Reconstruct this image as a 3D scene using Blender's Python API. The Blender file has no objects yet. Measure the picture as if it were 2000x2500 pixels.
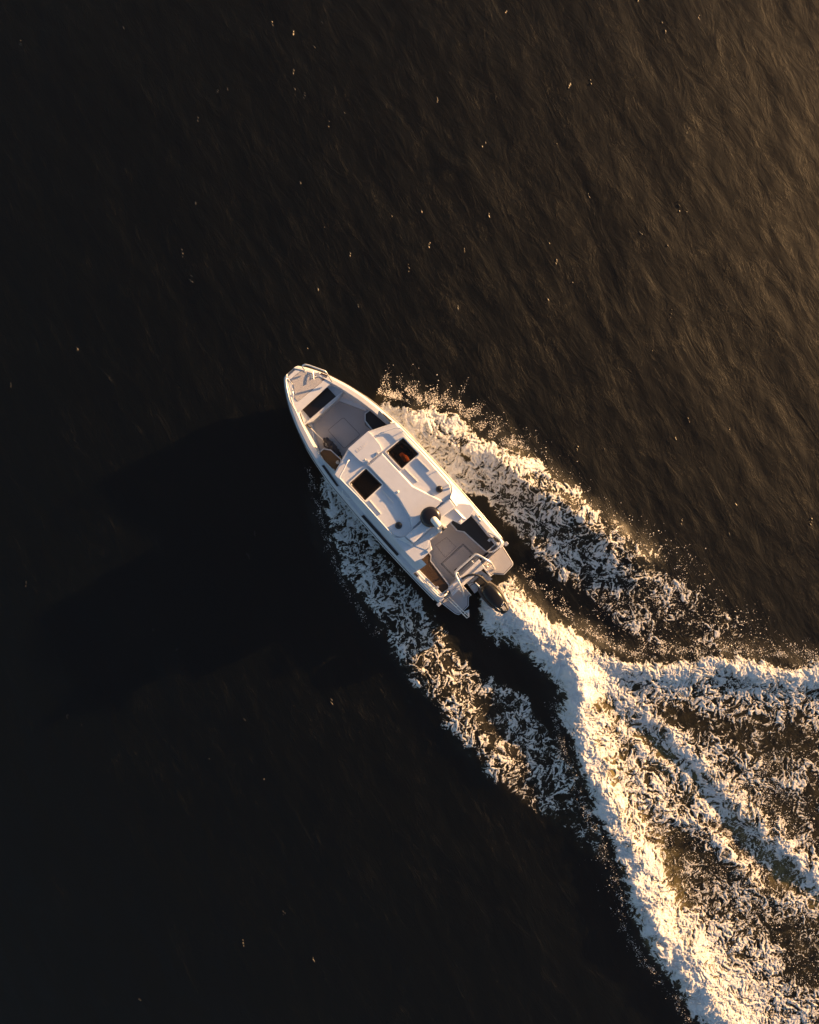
import bpy, bmesh, math, random
import numpy as np
from mathutils import Vector, Matrix
from mathutils.geometry import tessellate_polygon
R = math.radians
SC = bpy.context.scene
COL = SC.collection

# ------------------------------------------------------------------ camera, sky, sun
S = .0117          # metres of water per photo pixel
H = 24.0           # drone height
cam = bpy.data.objects.new('camera', bpy.data.cameras.new('camera'))
COL.objects.link(cam); SC.camera = cam
cam.location = (0, 0, H); cam.rotation_euler = (0, 0, 0)
cam.data.sensor_fit = 'VERTICAL'
cam.data.angle = 2*math.atan(1250*S/H)
cam.data.clip_start = .5; cam.data.clip_end = 12000
SUN_AZ, SUN_EL = R(27.5), R(12)
w = bpy.data.worlds.new('World'); SC.world = w; w.use_nodes = True
nt = w.node_tree; nt.nodes.clear()
sky = nt.nodes.new('ShaderNodeTexSky'); sky.sky_type = 'NISHITA'; sky.sun_disc = False
sky.sun_elevation = SUN_EL; sky.sun_rotation = math.pi/2-SUN_AZ
sky.air_density = 1.0; sky.dust_density = 1.2; sky.ozone_density = 1.5
bg = nt.nodes.new('ShaderNodeBackground'); bg.inputs[1].default_value = .057
wo = nt.nodes.new('ShaderNodeOutputWorld')
nt.links.new(sky.outputs[0], bg.inputs[0]); nt.links.new(bg.outputs[0], wo.inputs[0])
sl = bpy.data.lights.new('sun', 'SUN'); sl.energy = 5.0; sl.angle = R(.8); sl.color = (1, .56, .23)
sun = bpy.data.objects.new('sun', sl); COL.objects.link(sun)
sd = Vector((math.cos(SUN_EL)*math.cos(SUN_AZ), math.cos(SUN_EL)*math.sin(SUN_AZ), math.sin(SUN_EL)))
sun.rotation_euler = sd.to_track_quat('Z', 'Y').to_euler()
SC.view_settings.view_transform = 'Standard'; SC.view_settings.look = 'None'
SC.view_settings.exposure = 1.6; SC.view_settings.gamma = 1; SC.view_settings.use_curve_mapping = False

# ------------------------------------------------------------------ materials
def newmat(name):
    m = bpy.data.materials.new(name); m.use_nodes = True
    return m, m.node_tree, m.node_tree.nodes['Principled BSDF'], m.node_tree.links
def mat(name, c, rough=.5, metal=0, spec=.5, coat=0, var=.12, scale=6, bump=0, bscale=60):
    """paint / metal / fabric with uneven wear in colour and gloss"""
    m, t, b, l = newmat(name)
    tc = t.nodes.new('ShaderNodeTexCoord')
    n = t.nodes.new('ShaderNodeTexNoise'); n.inputs['Scale'].default_value = scale; n.inputs['Detail'].default_value = 6
    l.new(tc.outputs['Object'], n.inputs['Vector'])
    mx = t.nodes.new('ShaderNodeMix'); mx.data_type = 'RGBA'
    mx.inputs[6].default_value = (*[v*(1-var) for v in c], 1)
    mx.inputs[7].default_value = (*[min(1, v*(1+var)) for v in c], 1)
    l.new(n.outputs[0], mx.inputs[0]); l.new(mx.outputs[2], b.inputs['Base Color'])
    mr = t.nodes.new('ShaderNodeMapRange'); mr.inputs[3].default_value = rough*.8; mr.inputs[4].default_value = min(1, rough*1.2)
    l.new(n.outputs[0], mr.inputs[0]); l.new(mr.outputs[0], b.inputs['Roughness'])
    b.inputs['Metallic'].default_value = metal; b.inputs['Specular IOR Level'].default_value = spec
    b.inputs['Coat Weight'].default_value = coat; b.inputs['Coat Roughness'].default_value = .15
    if bump:
        n2 = t.nodes.new('ShaderNodeTexNoise'); n2.inputs['Scale'].default_value = bscale; n2.inputs['Detail'].default_value = 3
        l.new(tc.outputs['Object'], n2.inputs['Vector'])
        bp = t.nodes.new('ShaderNodeBump'); bp.inputs['Strength'].default_value = bump; bp.inputs['Distance'].default_value = .01
        l.new(n2.outputs[0], bp.inputs['Height']); l.new(bp.outputs[0], b.inputs['Normal'])
    return m
M = {}
M['white'] = mat('white_gelcoat', (.61, .63, .675), .32, coat=.3, var=.09, bump=.05, bscale=5)
M['hull'] = mat('painted_aluminium', (.55, .565, .60), .38, var=.06)
M['alu'] = mat('brushed_aluminium', (.72, .71, .69), .35, metal=.7, var=.1)
M['steel'] = mat('polished_steel', (.8, .79, .77), .3, metal=.6, var=.05)
M['deck'] = mat('nonskid_deck', (.41, .40, .42), .75, var=.09, scale=3, bump=.6, bscale=250)
M['gasket'] = mat('dark_gasket', (.045, .04, .045), .6)
M['black'] = mat('black_vinyl', (.012, .011, .012), .55, bump=.2, bscale=90)
M['bronze'] = mat('dark_bronze_vinyl', (.034, .017, .006), .5, bump=.2, bscale=90)
M['bronze2'] = mat('bronze_vinyl', (.10, .05, .014), .5, bump=.2, bscale=90)
M['pad'] = mat('black_grip_pad', (.018, .018, .022), .8, bump=.4, bscale=200)
M['cowl'] = mat('black_gloss_cowl', (.007, .007, .008), .3, coat=.12, spec=.3, var=.1)
M['dome'] = mat('black_plastic', (.01, .007, .007), .3, coat=.15)
M['cream'] = mat('white_plastic', (.75, .73, .68), .35)
M['rub'] = mat('rubber', (.02, .02, .022), .6)
M['brown'] = mat('brown_recess', (.05, .02, .012), .6)
M['faint'] = mat('faded_lettering', (.72, .70, .69), .35, var=.02)
M['decal'] = mat('silver_decal', (.75, .72, .66), .4)
M['interior'] = mat('cabin_lining', (.06, .05, .045), .8)
M['skin'] = mat('skin', (.42, .24, .16), .5)
M['orange'] = mat('orange_cloth', (.95, .27, .06), .8)
M['tan'] = mat('tan_cloth', (.8, .5, .32), .85)
M['navy'] = mat('dark_cloth', (.03, .03, .04), .9)
M['yellow'] = mat('yellow_plastic', (.6, .3, .03), .5)
m, t, b, l = newmat('tinted_glass')
b.inputs['Base Color'].default_value = (.01, .009, .009, 1); b.inputs['Roughness'].default_value = .06
tr = t.nodes.new('ShaderNodeBsdfTransparent'); tr.inputs[0].default_value = (.72, .66, .6, 1)
ms = t.nodes.new('ShaderNodeMixShader'); ms.inputs[0].default_value = .72
l.new(b.outputs[0], ms.inputs[1]); l.new(tr.outputs[0], ms.inputs[2])
l.new(ms.outputs[0], t.nodes['Material Output'].inputs[0]); M['glass'] = m

# ------------------------------------------------------------------ helpers
def tag(o, label=None, cat=None, group=None, kind=None):
    for k, v in (('label', label), ('category', cat), ('group', group), ('kind', kind)):
        if v: o[k] = v
    return o
def link(name, me, m=None, parent=None, smooth=False):
    o = bpy.data.objects.new(name, me); COL.objects.link(o)
    if m: me.materials.append(m)
    if parent: o.parent = parent
    if smooth:
        me.shade_smooth()
    return o
def mesh(name, vs, fs, m=None, parent=None, smooth=False):
    me = bpy.data.meshes.new(name); me.from_pydata([tuple(v) for v in vs], [], fs)
    bm = bmesh.new(); bm.from_mesh(me); bmesh.ops.recalc_face_normals(bm, faces=bm.faces); bm.to_mesh(me); bm.free()
    return link(name, me, m, parent, smooth)
def bev(o, wd=.01, seg=2):
    md = o.modifiers.new('bevel', 'BEVEL'); md.width = wd; md.segments = seg; md.limit_method = 'ANGLE'; md.angle_limit = R(35)
    return o
def zf(z, p): return z(p) if callable(z) else z
def prism(name, pts, z0, z1, m, parent, bw=.008, inset=0):
    """solid slab on outline pts, from z0 up to z1; inset pulls the top outline in"""
    n = len(pts); top = insetp(pts, inset) if inset else pts
    vs = [(p[0], p[1], zf(z0, p)) for p in pts]+[(q[0], q[1], zf(z1, p)) for p, q in zip(pts, top)]
    fs = [tuple(range(n))[::-1], tuple(range(n, 2*n))]+[(i, (i+1) % n, n+(i+1) % n, n+i) for i in range(n)]
    o = mesh(name, vs, fs, m, parent)
    if bw: bev(o, bw)
    return o
def area(pts): return .5*sum(pts[i-1][0]*pts[i][1]-pts[i][0]*pts[i-1][1] for i in range(len(pts)))
def insetp(pts, d):
    s = 1 if area(pts) > 0 else -1; n = len(pts); out = []
    for i in range(n):
        a, b_, c = Vector(pts[i-1][:2]), Vector(pts[i][:2]), Vector(pts[(i+1) % n][:2])
        e1 = (b_-a).normalized(); e2 = (c-b_).normalized()
        n1 = Vector((-e1.y, e1.x))*s; n2 = Vector((-e2.y, e2.x))*s
        k = n1+n2; k = k/max(.35, k.dot(n1)) if k.length > .01 else n1
        out.append(tuple(b_+k*d))
    return out
def rounded(pts, r, k=5):
    out = []; n = len(pts)
    for i in range(n):
        a, b_, c = Vector(pts[i-1][:2]), Vector(pts[i][:2]), Vector(pts[(i+1) % n][:2])
        u = (a-b_).normalized(); v = (c-b_).normalized(); rr = min(r, (a-b_).length*.45, (c-b_).length*.45)
        p, q = b_+u*rr, b_+v*rr
        for j in range(k+1):
            s_ = j/k; out.append(tuple(p*(1-s_)**2+b_*2*s_*(1-s_)+q*s_**2))
    return out
def holed(name, outer, holes, z0, z1, m, parent, bw=0, top_inset=0):
    loops = [outer]+holes; base = []; off = 0; fs = []; n = sum(len(q) for q in loops)
    flat = [p for q in loops for p in q]
    top0 = (insetp(outer, top_inset) if top_inset else outer)+[p for q in holes for p in q]
    tris = tessellate_polygon([[Vector((p[0], p[1], 0)) for p in ([top0[:len(outer)]]+holes)[i]] for i in range(len(loops))])
    vs = [(p[0], p[1], z0) for p in flat]+[(p[0], p[1], z1) for p in top0]
    for a, b_, c in tris: fs += [(a+n, b_+n, c+n), (c, b_, a)]
    for q in loops:
        k = len(q)
        for i in range(k): fs.append((off+i, off+(i+1) % k, n+off+(i+1) % k, n+off+i))
        off += k
    return mesh(name, vs, fs, m, parent)
def ring(name, outer, wd, z0, z1, m, parent):
    n = len(outer); inn = insetp(outer, wd)
    vs = [(p[0], p[1], z) for z in (z0, z1) for q in (outer, inn) for p in q]; fs = []
    for i in range(n):
        j = (i+1) % n
        fs += [(i, j, 2*n+j, 2*n+i), (n+j, n+i, 3*n+i, 3*n+j), (2*n+i, 2*n+j, 3*n+j, 3*n+i), (j, i, n+i, n+j)]
    return mesh(name, vs, fs, m, parent)
def smoothpath(pts, k=6):
    P = [Vector(p) for p in pts]; P = [P[0]*2-P[1]]+P+[P[-1]*2-P[-2]]; out = []
    for i in range(1, len(P)-2):
        for j in range(k):
            t_ = j/k; a, b_, c, d = P[i-1], P[i], P[i+1], P[i+2]
            out.append(.5*((2*b_)+(c-a)*t_+(2*a-5*b_+4*c-d)*t_*t_+(3*b_-a-3*c+d)*t_**3))
    out.append(P[-2]); return out
def tubedata(P, r, ns=8):
    P = [Vector(p) for p in P]; vs = []; fs = []; up = Vector((0, 0, 1))
    for i, p in enumerate(P):
        d = (P[min(i+1, len(P)-1)]-P[max(i-1, 0)]).normalized()
        a = d.cross(up); a = a.normalized() if a.length > .05 else d.cross(Vector((1, 0, 0))).normalized()
        b_ = d.cross(a).normalized(); rr = r[i] if isinstance(r, (list, tuple)) else r
        for k in range(ns):
            an = 2*math.pi*k/ns; vs.append(p+a*math.cos(an)*rr+b_*math.sin(an)*rr)
    for i in range(len(P)-1):
        for k in range(ns):
            k2 = (k+1) % ns; fs.append((i*ns+k, i*ns+k2, (i+1)*ns+k2, (i+1)*ns+k))
    fs += [tuple(range(ns)), tuple(range((len(P)-1)*ns, len(P)*ns))]
    return vs, fs
def tube(name, pts, r, m, parent, sm=True, ns=8):
    vs, fs = tubedata(smoothpath(pts) if sm else pts, r, ns)
    return mesh(name, vs, fs, m, parent, True)
def tubes(name, lst, m, parent, ns=8):
    V = []; F = []
    for pts, r in lst:
        vs, fs = tubedata(pts, r, ns); o = len(V); V += vs; F += [tuple(i+o for i in f) for f in fs]
    return mesh(name, V, F, m, parent, True)
def lathe(name, c, prof, m, parent, ns=32):
    vs = []; fs = []
    for (r, z) in prof:
        for k in range(ns):
            a = 2*math.pi*k/ns; vs.append((c[0]+r*math.cos(a), c[1]+r*math.sin(a), z))
    for i in range(len(prof)-1):
        for k in range(ns):
            k2 = (k+1) % ns; fs.append((i*ns+k, i*ns+k2, (i+1)*ns+k2, (i+1)*ns+k))
    fs += [tuple(range(ns)), tuple(range((len(prof)-1)*ns, len(prof)*ns))]
    return mesh(name, vs, fs, m, parent, True)
def box(name, c, s, m, parent, rz=0, bw=.006):
    ca_, sa_ = math.cos(rz), math.sin(rz)
    pts = [(c[0]+x*s[0]/2*ca_-y*s[1]/2*sa_, c[1]+x*s[0]/2*sa_+y*s[1]/2*ca_) for x, y in ((-1, -1), (1, -1), (1, 1), (-1, 1))]
    return prism(name, pts, c[2]-s[2]/2, c[2]+s[2]/2, m, parent, bw)

# ------------------------------------------------------------------ from places in the drone picture to the boat's own frame
CR = dict(A=(680, 870, 9.583), B=(730, 1010, 9.583), C=(840, 970, 7.841), D=(940, 1130, 7.841), E=(1000, 1340, 9.583),
          F=(1100, 1340, 9.583), G=(1100, 1220, 9.583), H=(860, 1250, 8.625), J=(660, 860, 4.792), K=(800, 1000, 4.792),
          M=(940, 1180, 4.792), N=(1200, 1440, 28.75), Q=(920, 1050, 15.68))
HEAD = R(132); CA, SA = math.cos(HEAD), math.sin(HEAD)
BX, BY = -.566, .849
def L(c, x, y, z):
    o = CR[c]; x = o[0]+x/o[2]; y = o[1]+y/o[2]; k = S*(H-z)/H
    X = (x-1000)*k-BX; Y = (1250-y)*k-BY
    return (X*CA+Y*SA, -X*SA+Y*CA)
def T(c, pts, z): return [L(c, x, y, z) for x, y in pts]
def T3(c, pts, z): return [(*L(c, x, y, z), z) for x, y in pts]
def P3(*a): return [(*L(c, x, y, z), z) for c, x, y, z in a]
def px2w(p): return ((p[0]-1000)*S, (1250-p[1])*S)

# ------------------------------------------------------------------ noise on arrays
def _hash(ix, iy, seed):
    h = (ix.astype(np.int64)*374761393+iy.astype(np.int64)*668265263+seed*974634777) & 0xffffffff
    h = ((h ^ (h >> 13))*1274126177) & 0xffffffff
    return ((h ^ (h >> 16)) & 0xffff).astype(np.float32)/65535*2*np.pi
_an = None
def perlin(x, y, seed=0):
    x0 = np.floor(x); y0 = np.floor(y); fx = (x-x0).astype(np.float32); fy = (y-y0).astype(np.float32)
    u = fx*fx*fx*(fx*(fx*6-15)+10); v = fy*fy*fy*(fy*(fy*6-15)+10)
    def g(i, j):
        a = _hash(x0+i, y0+j, seed); return np.cos(a)*(fx-i)+np.sin(a)*(fy-j)
    a, b_, c, d = g(0, 0), g(1, 0), g(0, 1), g(1, 1)
    return ((a+(b_-a)*u)*(1-v)+(c+(d-c)*u)*v)*1.5
def fbm(x, y, seed=0, oct=4, gain=.5, lac=2.03):
    s = 0; a = 1; n = 0
    for i in range(oct): s = s+a*perlin(x, y, seed+i*17); n += a; a *= gain; x = x*lac+7.3; y = y*lac-3.1
    return s/n
def ridged(x, y, seed=0, oct=4, gain=.55, lac=2.1):
    s = 0; a = 1; n = 0
    for i in range(oct): s = s+a*(1-np.abs(perlin(x, y, seed+i*17))*2.2); n += a; a *= gain; x = x*lac+5.1; y = y*lac+1.7
    return s/n
def sstep(a, b_, x):
    t_ = np.clip((x-a)/(b_-a), 0, 1); return t_*t_*(3-2*t_)
def segdist(x, y, pts):
    """distance to a polyline, and how far along it (0..1) the nearest point is"""
    best = np.full(x.shape, 1e9, np.float32); par = np.zeros(x.shape, np.float32); n = len(pts)-1
    for i in range(n):
        ax, ay = pts[i]; bx, by = pts[i+1]; dx, dy = bx-ax, by-ay
        t_ = np.clip(((x-ax)*dx+(y-ay)*dy)/(dx*dx+dy*dy), 0, 1)
        d = np.hypot(x-ax-t_*dx, y-ay-t_*dy); k = d < best
        best = np.where(k, d, best); par = np.where(k, (i+t_)/n, par)
    return best, par
def polysd(x, y, pts):
    """signed distance, positive inside"""
    d, _ = segdist(x, y, pts+[pts[0]]); ins = np.zeros(x.shape, bool)
    for i in range(len(pts)):
        (ax, ay), (bx, by) = pts[i-1], pts[i]
        c = ((ay > y) != (by > y)) & (x < (bx-ax)*(y-ay)/((by-ay) if by != ay else 1e-9)+ax)
        ins ^= c
    return np.where(ins, d, -d)

# wake layout, in photo pixels on the water
PLUME = [(1175, 1465), (1240, 1490), (1310, 1545), (1375, 1610), (1410, 1660)]
LCREST = [(1380, 1600), (1395, 1690), (1412, 1780), (1440, 1860), (1475, 1950), (1508, 2020), (1545, 2110), (1575, 2180), (1600, 2250), (1650, 2330), (1710, 2410), (1765, 2500), (1840, 2620), (1900, 2720)]
RCREST = [(1330, 1500), (1400, 1555), (1480, 1602), (1570, 1632), (1660, 1634), (1750, 1624), (1850, 1632), (1940, 1645), (2040, 1655), (2150, 1670), (2300, 1690)]
RID = [([(1400, 1590), (1450, 1655), (1520, 1700), (1560, 1740), (1620, 1780), (1680, 1835), (1720, 1880), (1765, 1935), (1820, 1990), (1880, 2045), (1940, 2090), (2010, 2150), (2150, 2260)], 26, .95, .16),
       ([(1410, 1680), (1465, 1750), (1520, 1785), (1570, 1830), (1620, 1860), (1680, 1905), (1705, 1950), (1745, 2000)], 17, .85, .10),
       ([(1440, 1800), (1500, 1860), (1555, 1895), (1590, 1950), (1625, 1985), (1700, 2000), (1755, 2060), (1800, 2105), (1850, 2160), (1920, 2200)], 22, .78, .10),
       ([(1700, 1830), (1760, 1800), (1800, 1850), (1870, 1880), (1940, 1930), (2010, 1960)], 22, .6, .06),
       ([(1780, 1990), (1850, 1985), (1920, 2030), (2010, 2060)], 20, .62, .05),
       ([(1700, 2270), (1780, 2290), (1840, 2330), (1890, 2400), (1960, 2460), (2020, 2560)], 45, .78, .08),
       ([(1680, 2230), (1720, 2330), (1790, 2390), (1830, 2470), (1880, 2560)], 34, .82, .1),
       ([(1800, 2120), (1860, 2190), (1940, 2190), (2000, 2230)], 14, .6, .03)]
HOLES = [([(1460, 1705), (1520, 1750), (1600, 1815), (1650, 1860)], 20, .62), ([(1640, 2120), (1700, 2180), (1740, 2130)], 42, .35), ([(1830, 2280), (1900, 2270), (1960, 2330)], 40, .4),
         ([(1640, 1740), (1700, 1770), (1820, 1780), (1960, 1790)], 34, .32), ([(1600, 2010), (1660, 2080)], 30, .3), ([(1790, 2090), (1840, 2130)], 22, .3),
         ([(1545, 2030), (1590, 2100), (1620, 2160)], 18, .25), ([(1910, 1980), (2000, 2020)], 26, .28), ([(1770, 1940), (1740, 1900)], 18, .25), ([(1920, 2330), (1990, 2430)], 30, .3)]
SBOW = [(922, 956), (960, 972), (1010, 985), (1070, 990), (1130, 1012), (1180, 1060), (1240, 1092), (1305, 1103), (1360, 1150), (1425, 1215), (1505, 1272), (1570, 1308), (1650, 1330), (1645, 1385), (1710, 1440),
        (1800, 1490), (1880, 1550), (1930, 1610), (1800, 1620), (1620, 1620), (1560, 1580), (1490, 1520), (1425, 1462), (1360, 1435), (1300, 1372), (1240, 1300), (1180, 1235), (1120, 1212), (1050, 1150), (990, 1100), (930, 1045), (895, 1000)]
PBOW = [(757, 1130), (790, 1130), (862, 1190), (915, 1268), (940, 1340), (985, 1388), (1028, 1443), (1078, 1512), (1130, 1585), (1185, 1645), (1245, 1665), (1310, 1690), (1330, 1760), (1370, 1800), (1420, 1860), (1460, 1990), (1500, 2090),
        (1470, 2110), (1400, 2050), (1330, 2015), (1260, 1965), (1182, 1898), (1101, 1808), (1037, 1715), (985, 1646), (927, 1545), (875, 1475), (834, 1405), (800, 1300), (775, 1200)]
WASH = [(1150, 1435), (1262, 1390), (1292, 1425), (1335, 1465), (1400, 1522), (1470, 1570), (1550, 1602), (1650, 1592), (1760, 1585), (1870, 1597), (2010, 1605), (2200, 1620), (2300, 1640), (2300, 2720), (1800, 2720), (1740, 2600), (1690, 2500), (1665, 2440),
        (1600, 2372), (1558, 2312), (1520, 2245), (1515, 2180), (1495, 2120), (1478, 2070), (1455, 2015), (1425, 1960), (1405, 1900), (1380, 1830), (1358, 1760), (1355, 1700), (1325, 1655), (1265, 1612), (1200, 1585), (1158, 1558)]
def pxr(pts): return [(float(a), float(b_)) for a, b_ in pts]
SB_CREST = [(940, 985), (1010, 1020), (1090, 1060), (1180, 1110), (1270, 1150), (1360, 1220), (1450, 1300), (1540, 1370)]
SB_W = [(940, 985), (1010, 1020), (1090, 1060), (1180, 1110), (1270, 1150)]
PB_CREST = [(775, 1180), (830, 1300), (900, 1420), (970, 1530), (1040, 1640), (1120, 1760), (1200, 1850)]

def height(X, Y):
    """water surface, metres; X, Y world"""
    px = (X/S+1000).astype(np.float32); py = (1250-Y/S).astype(np.float32)
    far = np.exp(-np.maximum(0, np.hypot(X, Y)-60)/120)
    # wind sea: crests run steeply down to the right
    a = R(118); u = X*math.cos(a-math.pi/2)+Y*math.sin(a-math.pi/2); v = -X*math.sin(a-math.pi/2)+Y*math.cos(a-math.pi/2)
    h = .05*fbm(u*.30, v*.12, 3, 3)+.03*fbm(u*.9, v*.4, 9, 3)+.008*fbm(u*2.6, v*1.3, 12, 2)
    h = h*far
    near = (px > 500) & (px < 2500) & (py > 700) & (py < 2900)
    hh = np.zeros(X.shape, np.float32)
    if near.any():
        x, y = px[near], py[near]; q = np.zeros(x.shape, np.float32)
        cv = .9+.45*fbm(x/60, y/60, 51, 3)
        wob = 14*fbm(x/90, y/90, 61, 2); wob2 = 14*fbm(x/90, y/90, 71, 2)
        def crest(pts, wd, ht, asym=None, t0=0, t1=1):
            d, t_ = segdist(x+wob, y+wob2, pts)
            return ht*np.exp(-(d/wd)**2)*np.clip((t_+.02)/.12, 0, 1)*cv
        q += crest(LCREST, 60, .34)
        q += crest(RCREST, 42, .20)
        q += crest(PLUME, 46, .36)
        for p, wd, dd, ht in RID: q += crest(p, wd*1.1, ht*.45)
        q += crest(SB_CREST, 48, .30); q += crest(PB_CREST, 55, .20)
        q -= crest([(1500, 1720), (1640, 1850), (1760, 2000), (1900, 2140)], 45, .10)
        q -= crest([(1120, 1470), (1250, 1640), (1330, 1750)], 50, .08)
        q -= crest([(1140, 1240), (1260, 1380), (1350, 1480), (1480, 1540)], 42, .12)
        hh[near] = q
    return h+hh

# ------------------------------------------------------------------ water
def axis(lo, hi, st, far=5000):
    c = list(np.arange(lo, hi+st, st)); a, b_ = c[0], c[-1]; d = st; pre = []; post = []
    while b_ < far:
        d *= 1.12; b_ += d; post.append(b_); a -= d; pre.append(a)
    return np.array(pre[::-1]+c+post, np.float64)
def gridmesh(name, X, Y, Z, keep=None, attrs={}):
    ny, nx = X.shape; idx = np.arange(nx*ny).reshape(ny, nx)
    q = np.stack([idx[:-1, :-1], idx[:-1, 1:], idx[1:, 1:], idx[1:, :-1]], -1).reshape(-1, 4)
    if keep is not None: q = q[keep.reshape(-1)]
    used = np.unique(q); remap = np.full(nx*ny, -1, np.int64); remap[used] = np.arange(len(used)); q = remap[q]
    co = np.stack([X.ravel()[used], Y.ravel()[used], Z.ravel()[used]], -1).astype(np.float32)
    me = bpy.data.meshes.new(name); me.vertices.add(len(co)); me.vertices.foreach_set('co', co.ravel())
    me.loops.add(q.size); me.loops.foreach_set('vertex_index', q.ravel().astype(np.int32))
    me.polygons.add(len(q)); me.polygons.foreach_set('loop_start', np.arange(0, q.size, 4, dtype=np.int32))
    me.update(calc_edges=True)
    for k, v in attrs.items():
        at = me.attributes.new(k, 'FLOAT', 'POINT'); at.data.foreach_set('value', v.ravel()[used].astype(np.float32))
    me.shade_smooth()
    return me
def washfields(px, py):
    """foam cover 0..1+, aeration under it, and which sheet it belongs to"""
    x = px+26*fbm(px/85, py/85, 81, 4, .6); y = py+26*fbm(px/85, py/85, 91, 4, .6)
    x2 = x+9*fbm(px/20, py/20, 83, 3, .6); y2 = y+9*fbm(px/20, py/20, 93, 3, .6)
    D = np.zeros(px.shape, np.float32); aer = np.zeros(px.shape, np.float32)
    # main wash behind the propeller
    sd_ = polysd(x2, y2, WASH); inn = sstep(-8, 34, sd_)
    base = np.full(px.shape, .60, np.float32)+.22*np.exp(-((px-1450)**2+(py-1690)**2)/110.**2)
    rv = fbm(px/45, py/45, 77, 3)
    dR, tR = segdist(x, y, RCREST); below = sstep(-5, 40, y-np.interp(x, [p[0] for p in RCREST], [p[1] for p in RCREST]))
    base += .20*np.exp(-(dR/95)**2)*below
    dL, tL = segdist(x, y, LCREST)
    base += .16*np.exp(-(dL/110)**2)
    base += .16*sstep(2150, 2400, y)*sstep(2050, 1850, x)
    base -= .10*sstep(1780, 1980, x)*sstep(1760, 1860, y)*sstep(2480, 2250, y)
    for p, wd, k in HOLES:
        d, _ = segdist(x, y, p); base -= k*.75*np.exp(-(d/(wd*1.15))**2)
    for p, wd, k, ht in RID:
        d, _ = segdist(x2, y2, p); base = np.maximum(base, (k-.02)*np.exp(-(d/(wd*1.5))**2*.6)*(.95+.45*rv))
    wL = 34+26*tL
    base = np.maximum(base, .86*np.exp(-(np.maximum(0, dL-wL)/(wL*.6))**2)); base = base+.30*np.exp(-(dL/(wL*.55))**2)*(.7+.9*rv)
    base = np.maximum(base, .84*np.exp(-(np.maximum(0, dR-26)/26)**2)); base = base+.28*np.exp(-(dR/20)**2)*(.7+.9*rv)
    dP, tP = segdist(x, y, PLUME); base = np.maximum(base, .85*np.exp(-(np.maximum(0, dP-50)/30)**2)); base = base+.4*np.exp(-(dP/30)**2)
    Dw = base*inn
    ina = sstep(8, 46, sd_)
    aer = np.maximum(aer, ina*(.12+1.0*np.exp(-(np.maximum(0, dL-50)/42)**2)*(tL > .03)+.5*np.exp(-(dP/80)**2)))
    dd, _ = segdist(x, y, [(1440, 1680), (1540, 1770), (1650, 1860), (1760, 1960), (1900, 2110), (2000, 2200)])
    aer = np.maximum(aer, ina*.85*np.exp(-(dd/45)**2))
    # bow waves
    s1 = polysd(x2, y2, SBOW); i1 = sstep(-6, 24, s1)
    k1 = np.interp(px+py, [1865, 1915, 1950, 2250, 2600, 2850, 3050, 3400], [.1, .5, 1.0, .84, .66, .58, .47, .38]).astype(np.float32)
    e1, _ = segdist(x, y, SBOW[1:12]); k1 = k1+.12*np.exp(-(e1/25)**2)
    Ds = k1*i1
    s2 = polysd(x2, y2, PBOW); i2 = sstep(-6, 26, s2)
    k2 = np.interp(py, [1130, 1250, 1400, 1550, 1700, 1850, 2000, 2100], [.66, .8, .68, .63, .61, .57, .50, .40]).astype(np.float32)
    k2 = k2-.05*sstep(60, 130, px-np.interp(py, [1300, 1500, 1700, 1900], [800, 900, 1030, 1180]))
    Dp = k2*i2
    aer = np.maximum(aer, .25*i1*sstep(3000, 2300, px+py)); aer = np.maximum(aer, .06*i2)
    D = np.maximum(np.maximum(Dw, Ds), Dp)
    reg = np.where(Dw >= np.maximum(Ds, Dp), 0, np.where(Ds > Dp, 1, 2))
    return D, aer, reg
print('water grid')
ax_ = axis(-13.2, 13.2, .055); ay_ = axis(-16.2, 16.2, .055)
X, Y = np.meshgrid(ax_, ay_); Z = height(X, Y)
pxw, pyw = (X/S+1000).astype(np.float32), (1250-Y/S).astype(np.float32)
nearm = (pxw > 700) & (pxw < 2300) & (pyw > 900) & (pyw < 2720)
aerw = np.zeros(X.shape, np.float32); _, a_, _ = washfields(pxw[nearm], pyw[nearm]); aerw[nearm] = a_
me = gridmesh('water', X, Y, Z, None, {'aer': aerw})
m, t, b, l = newmat('sea_water')
def N(kind, **kw):
    n = t.nodes.new(kind)
    for k, v in kw.items():
        if k in n.inputs: n.inputs[k].default_value = v
        else: setattr(n, k, v)
    return n
tc = N('ShaderNodeTexCoord'); mp = N('ShaderNodeMapping', vector_type='TEXTURE'); mp.inputs['Rotation'].default_value = (0, 0, R(30)); mp.inputs['Scale'].default_value = (1, 3.2, 1)
l.new(tc.outputs['Object'], mp.inputs[0])
n1 = N('ShaderNodeTexNoise', Scale=2.2, Detail=7, Roughness=.62, Distortion=1.2); l.new(mp.outputs[0], n1.inputs[0])
n2 = N('ShaderNodeTexNoise', Scale=7, Detail=5, Roughness=.6, Distortion=1.5); l.new(mp.outputs[0], n2.inputs[0])
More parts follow.
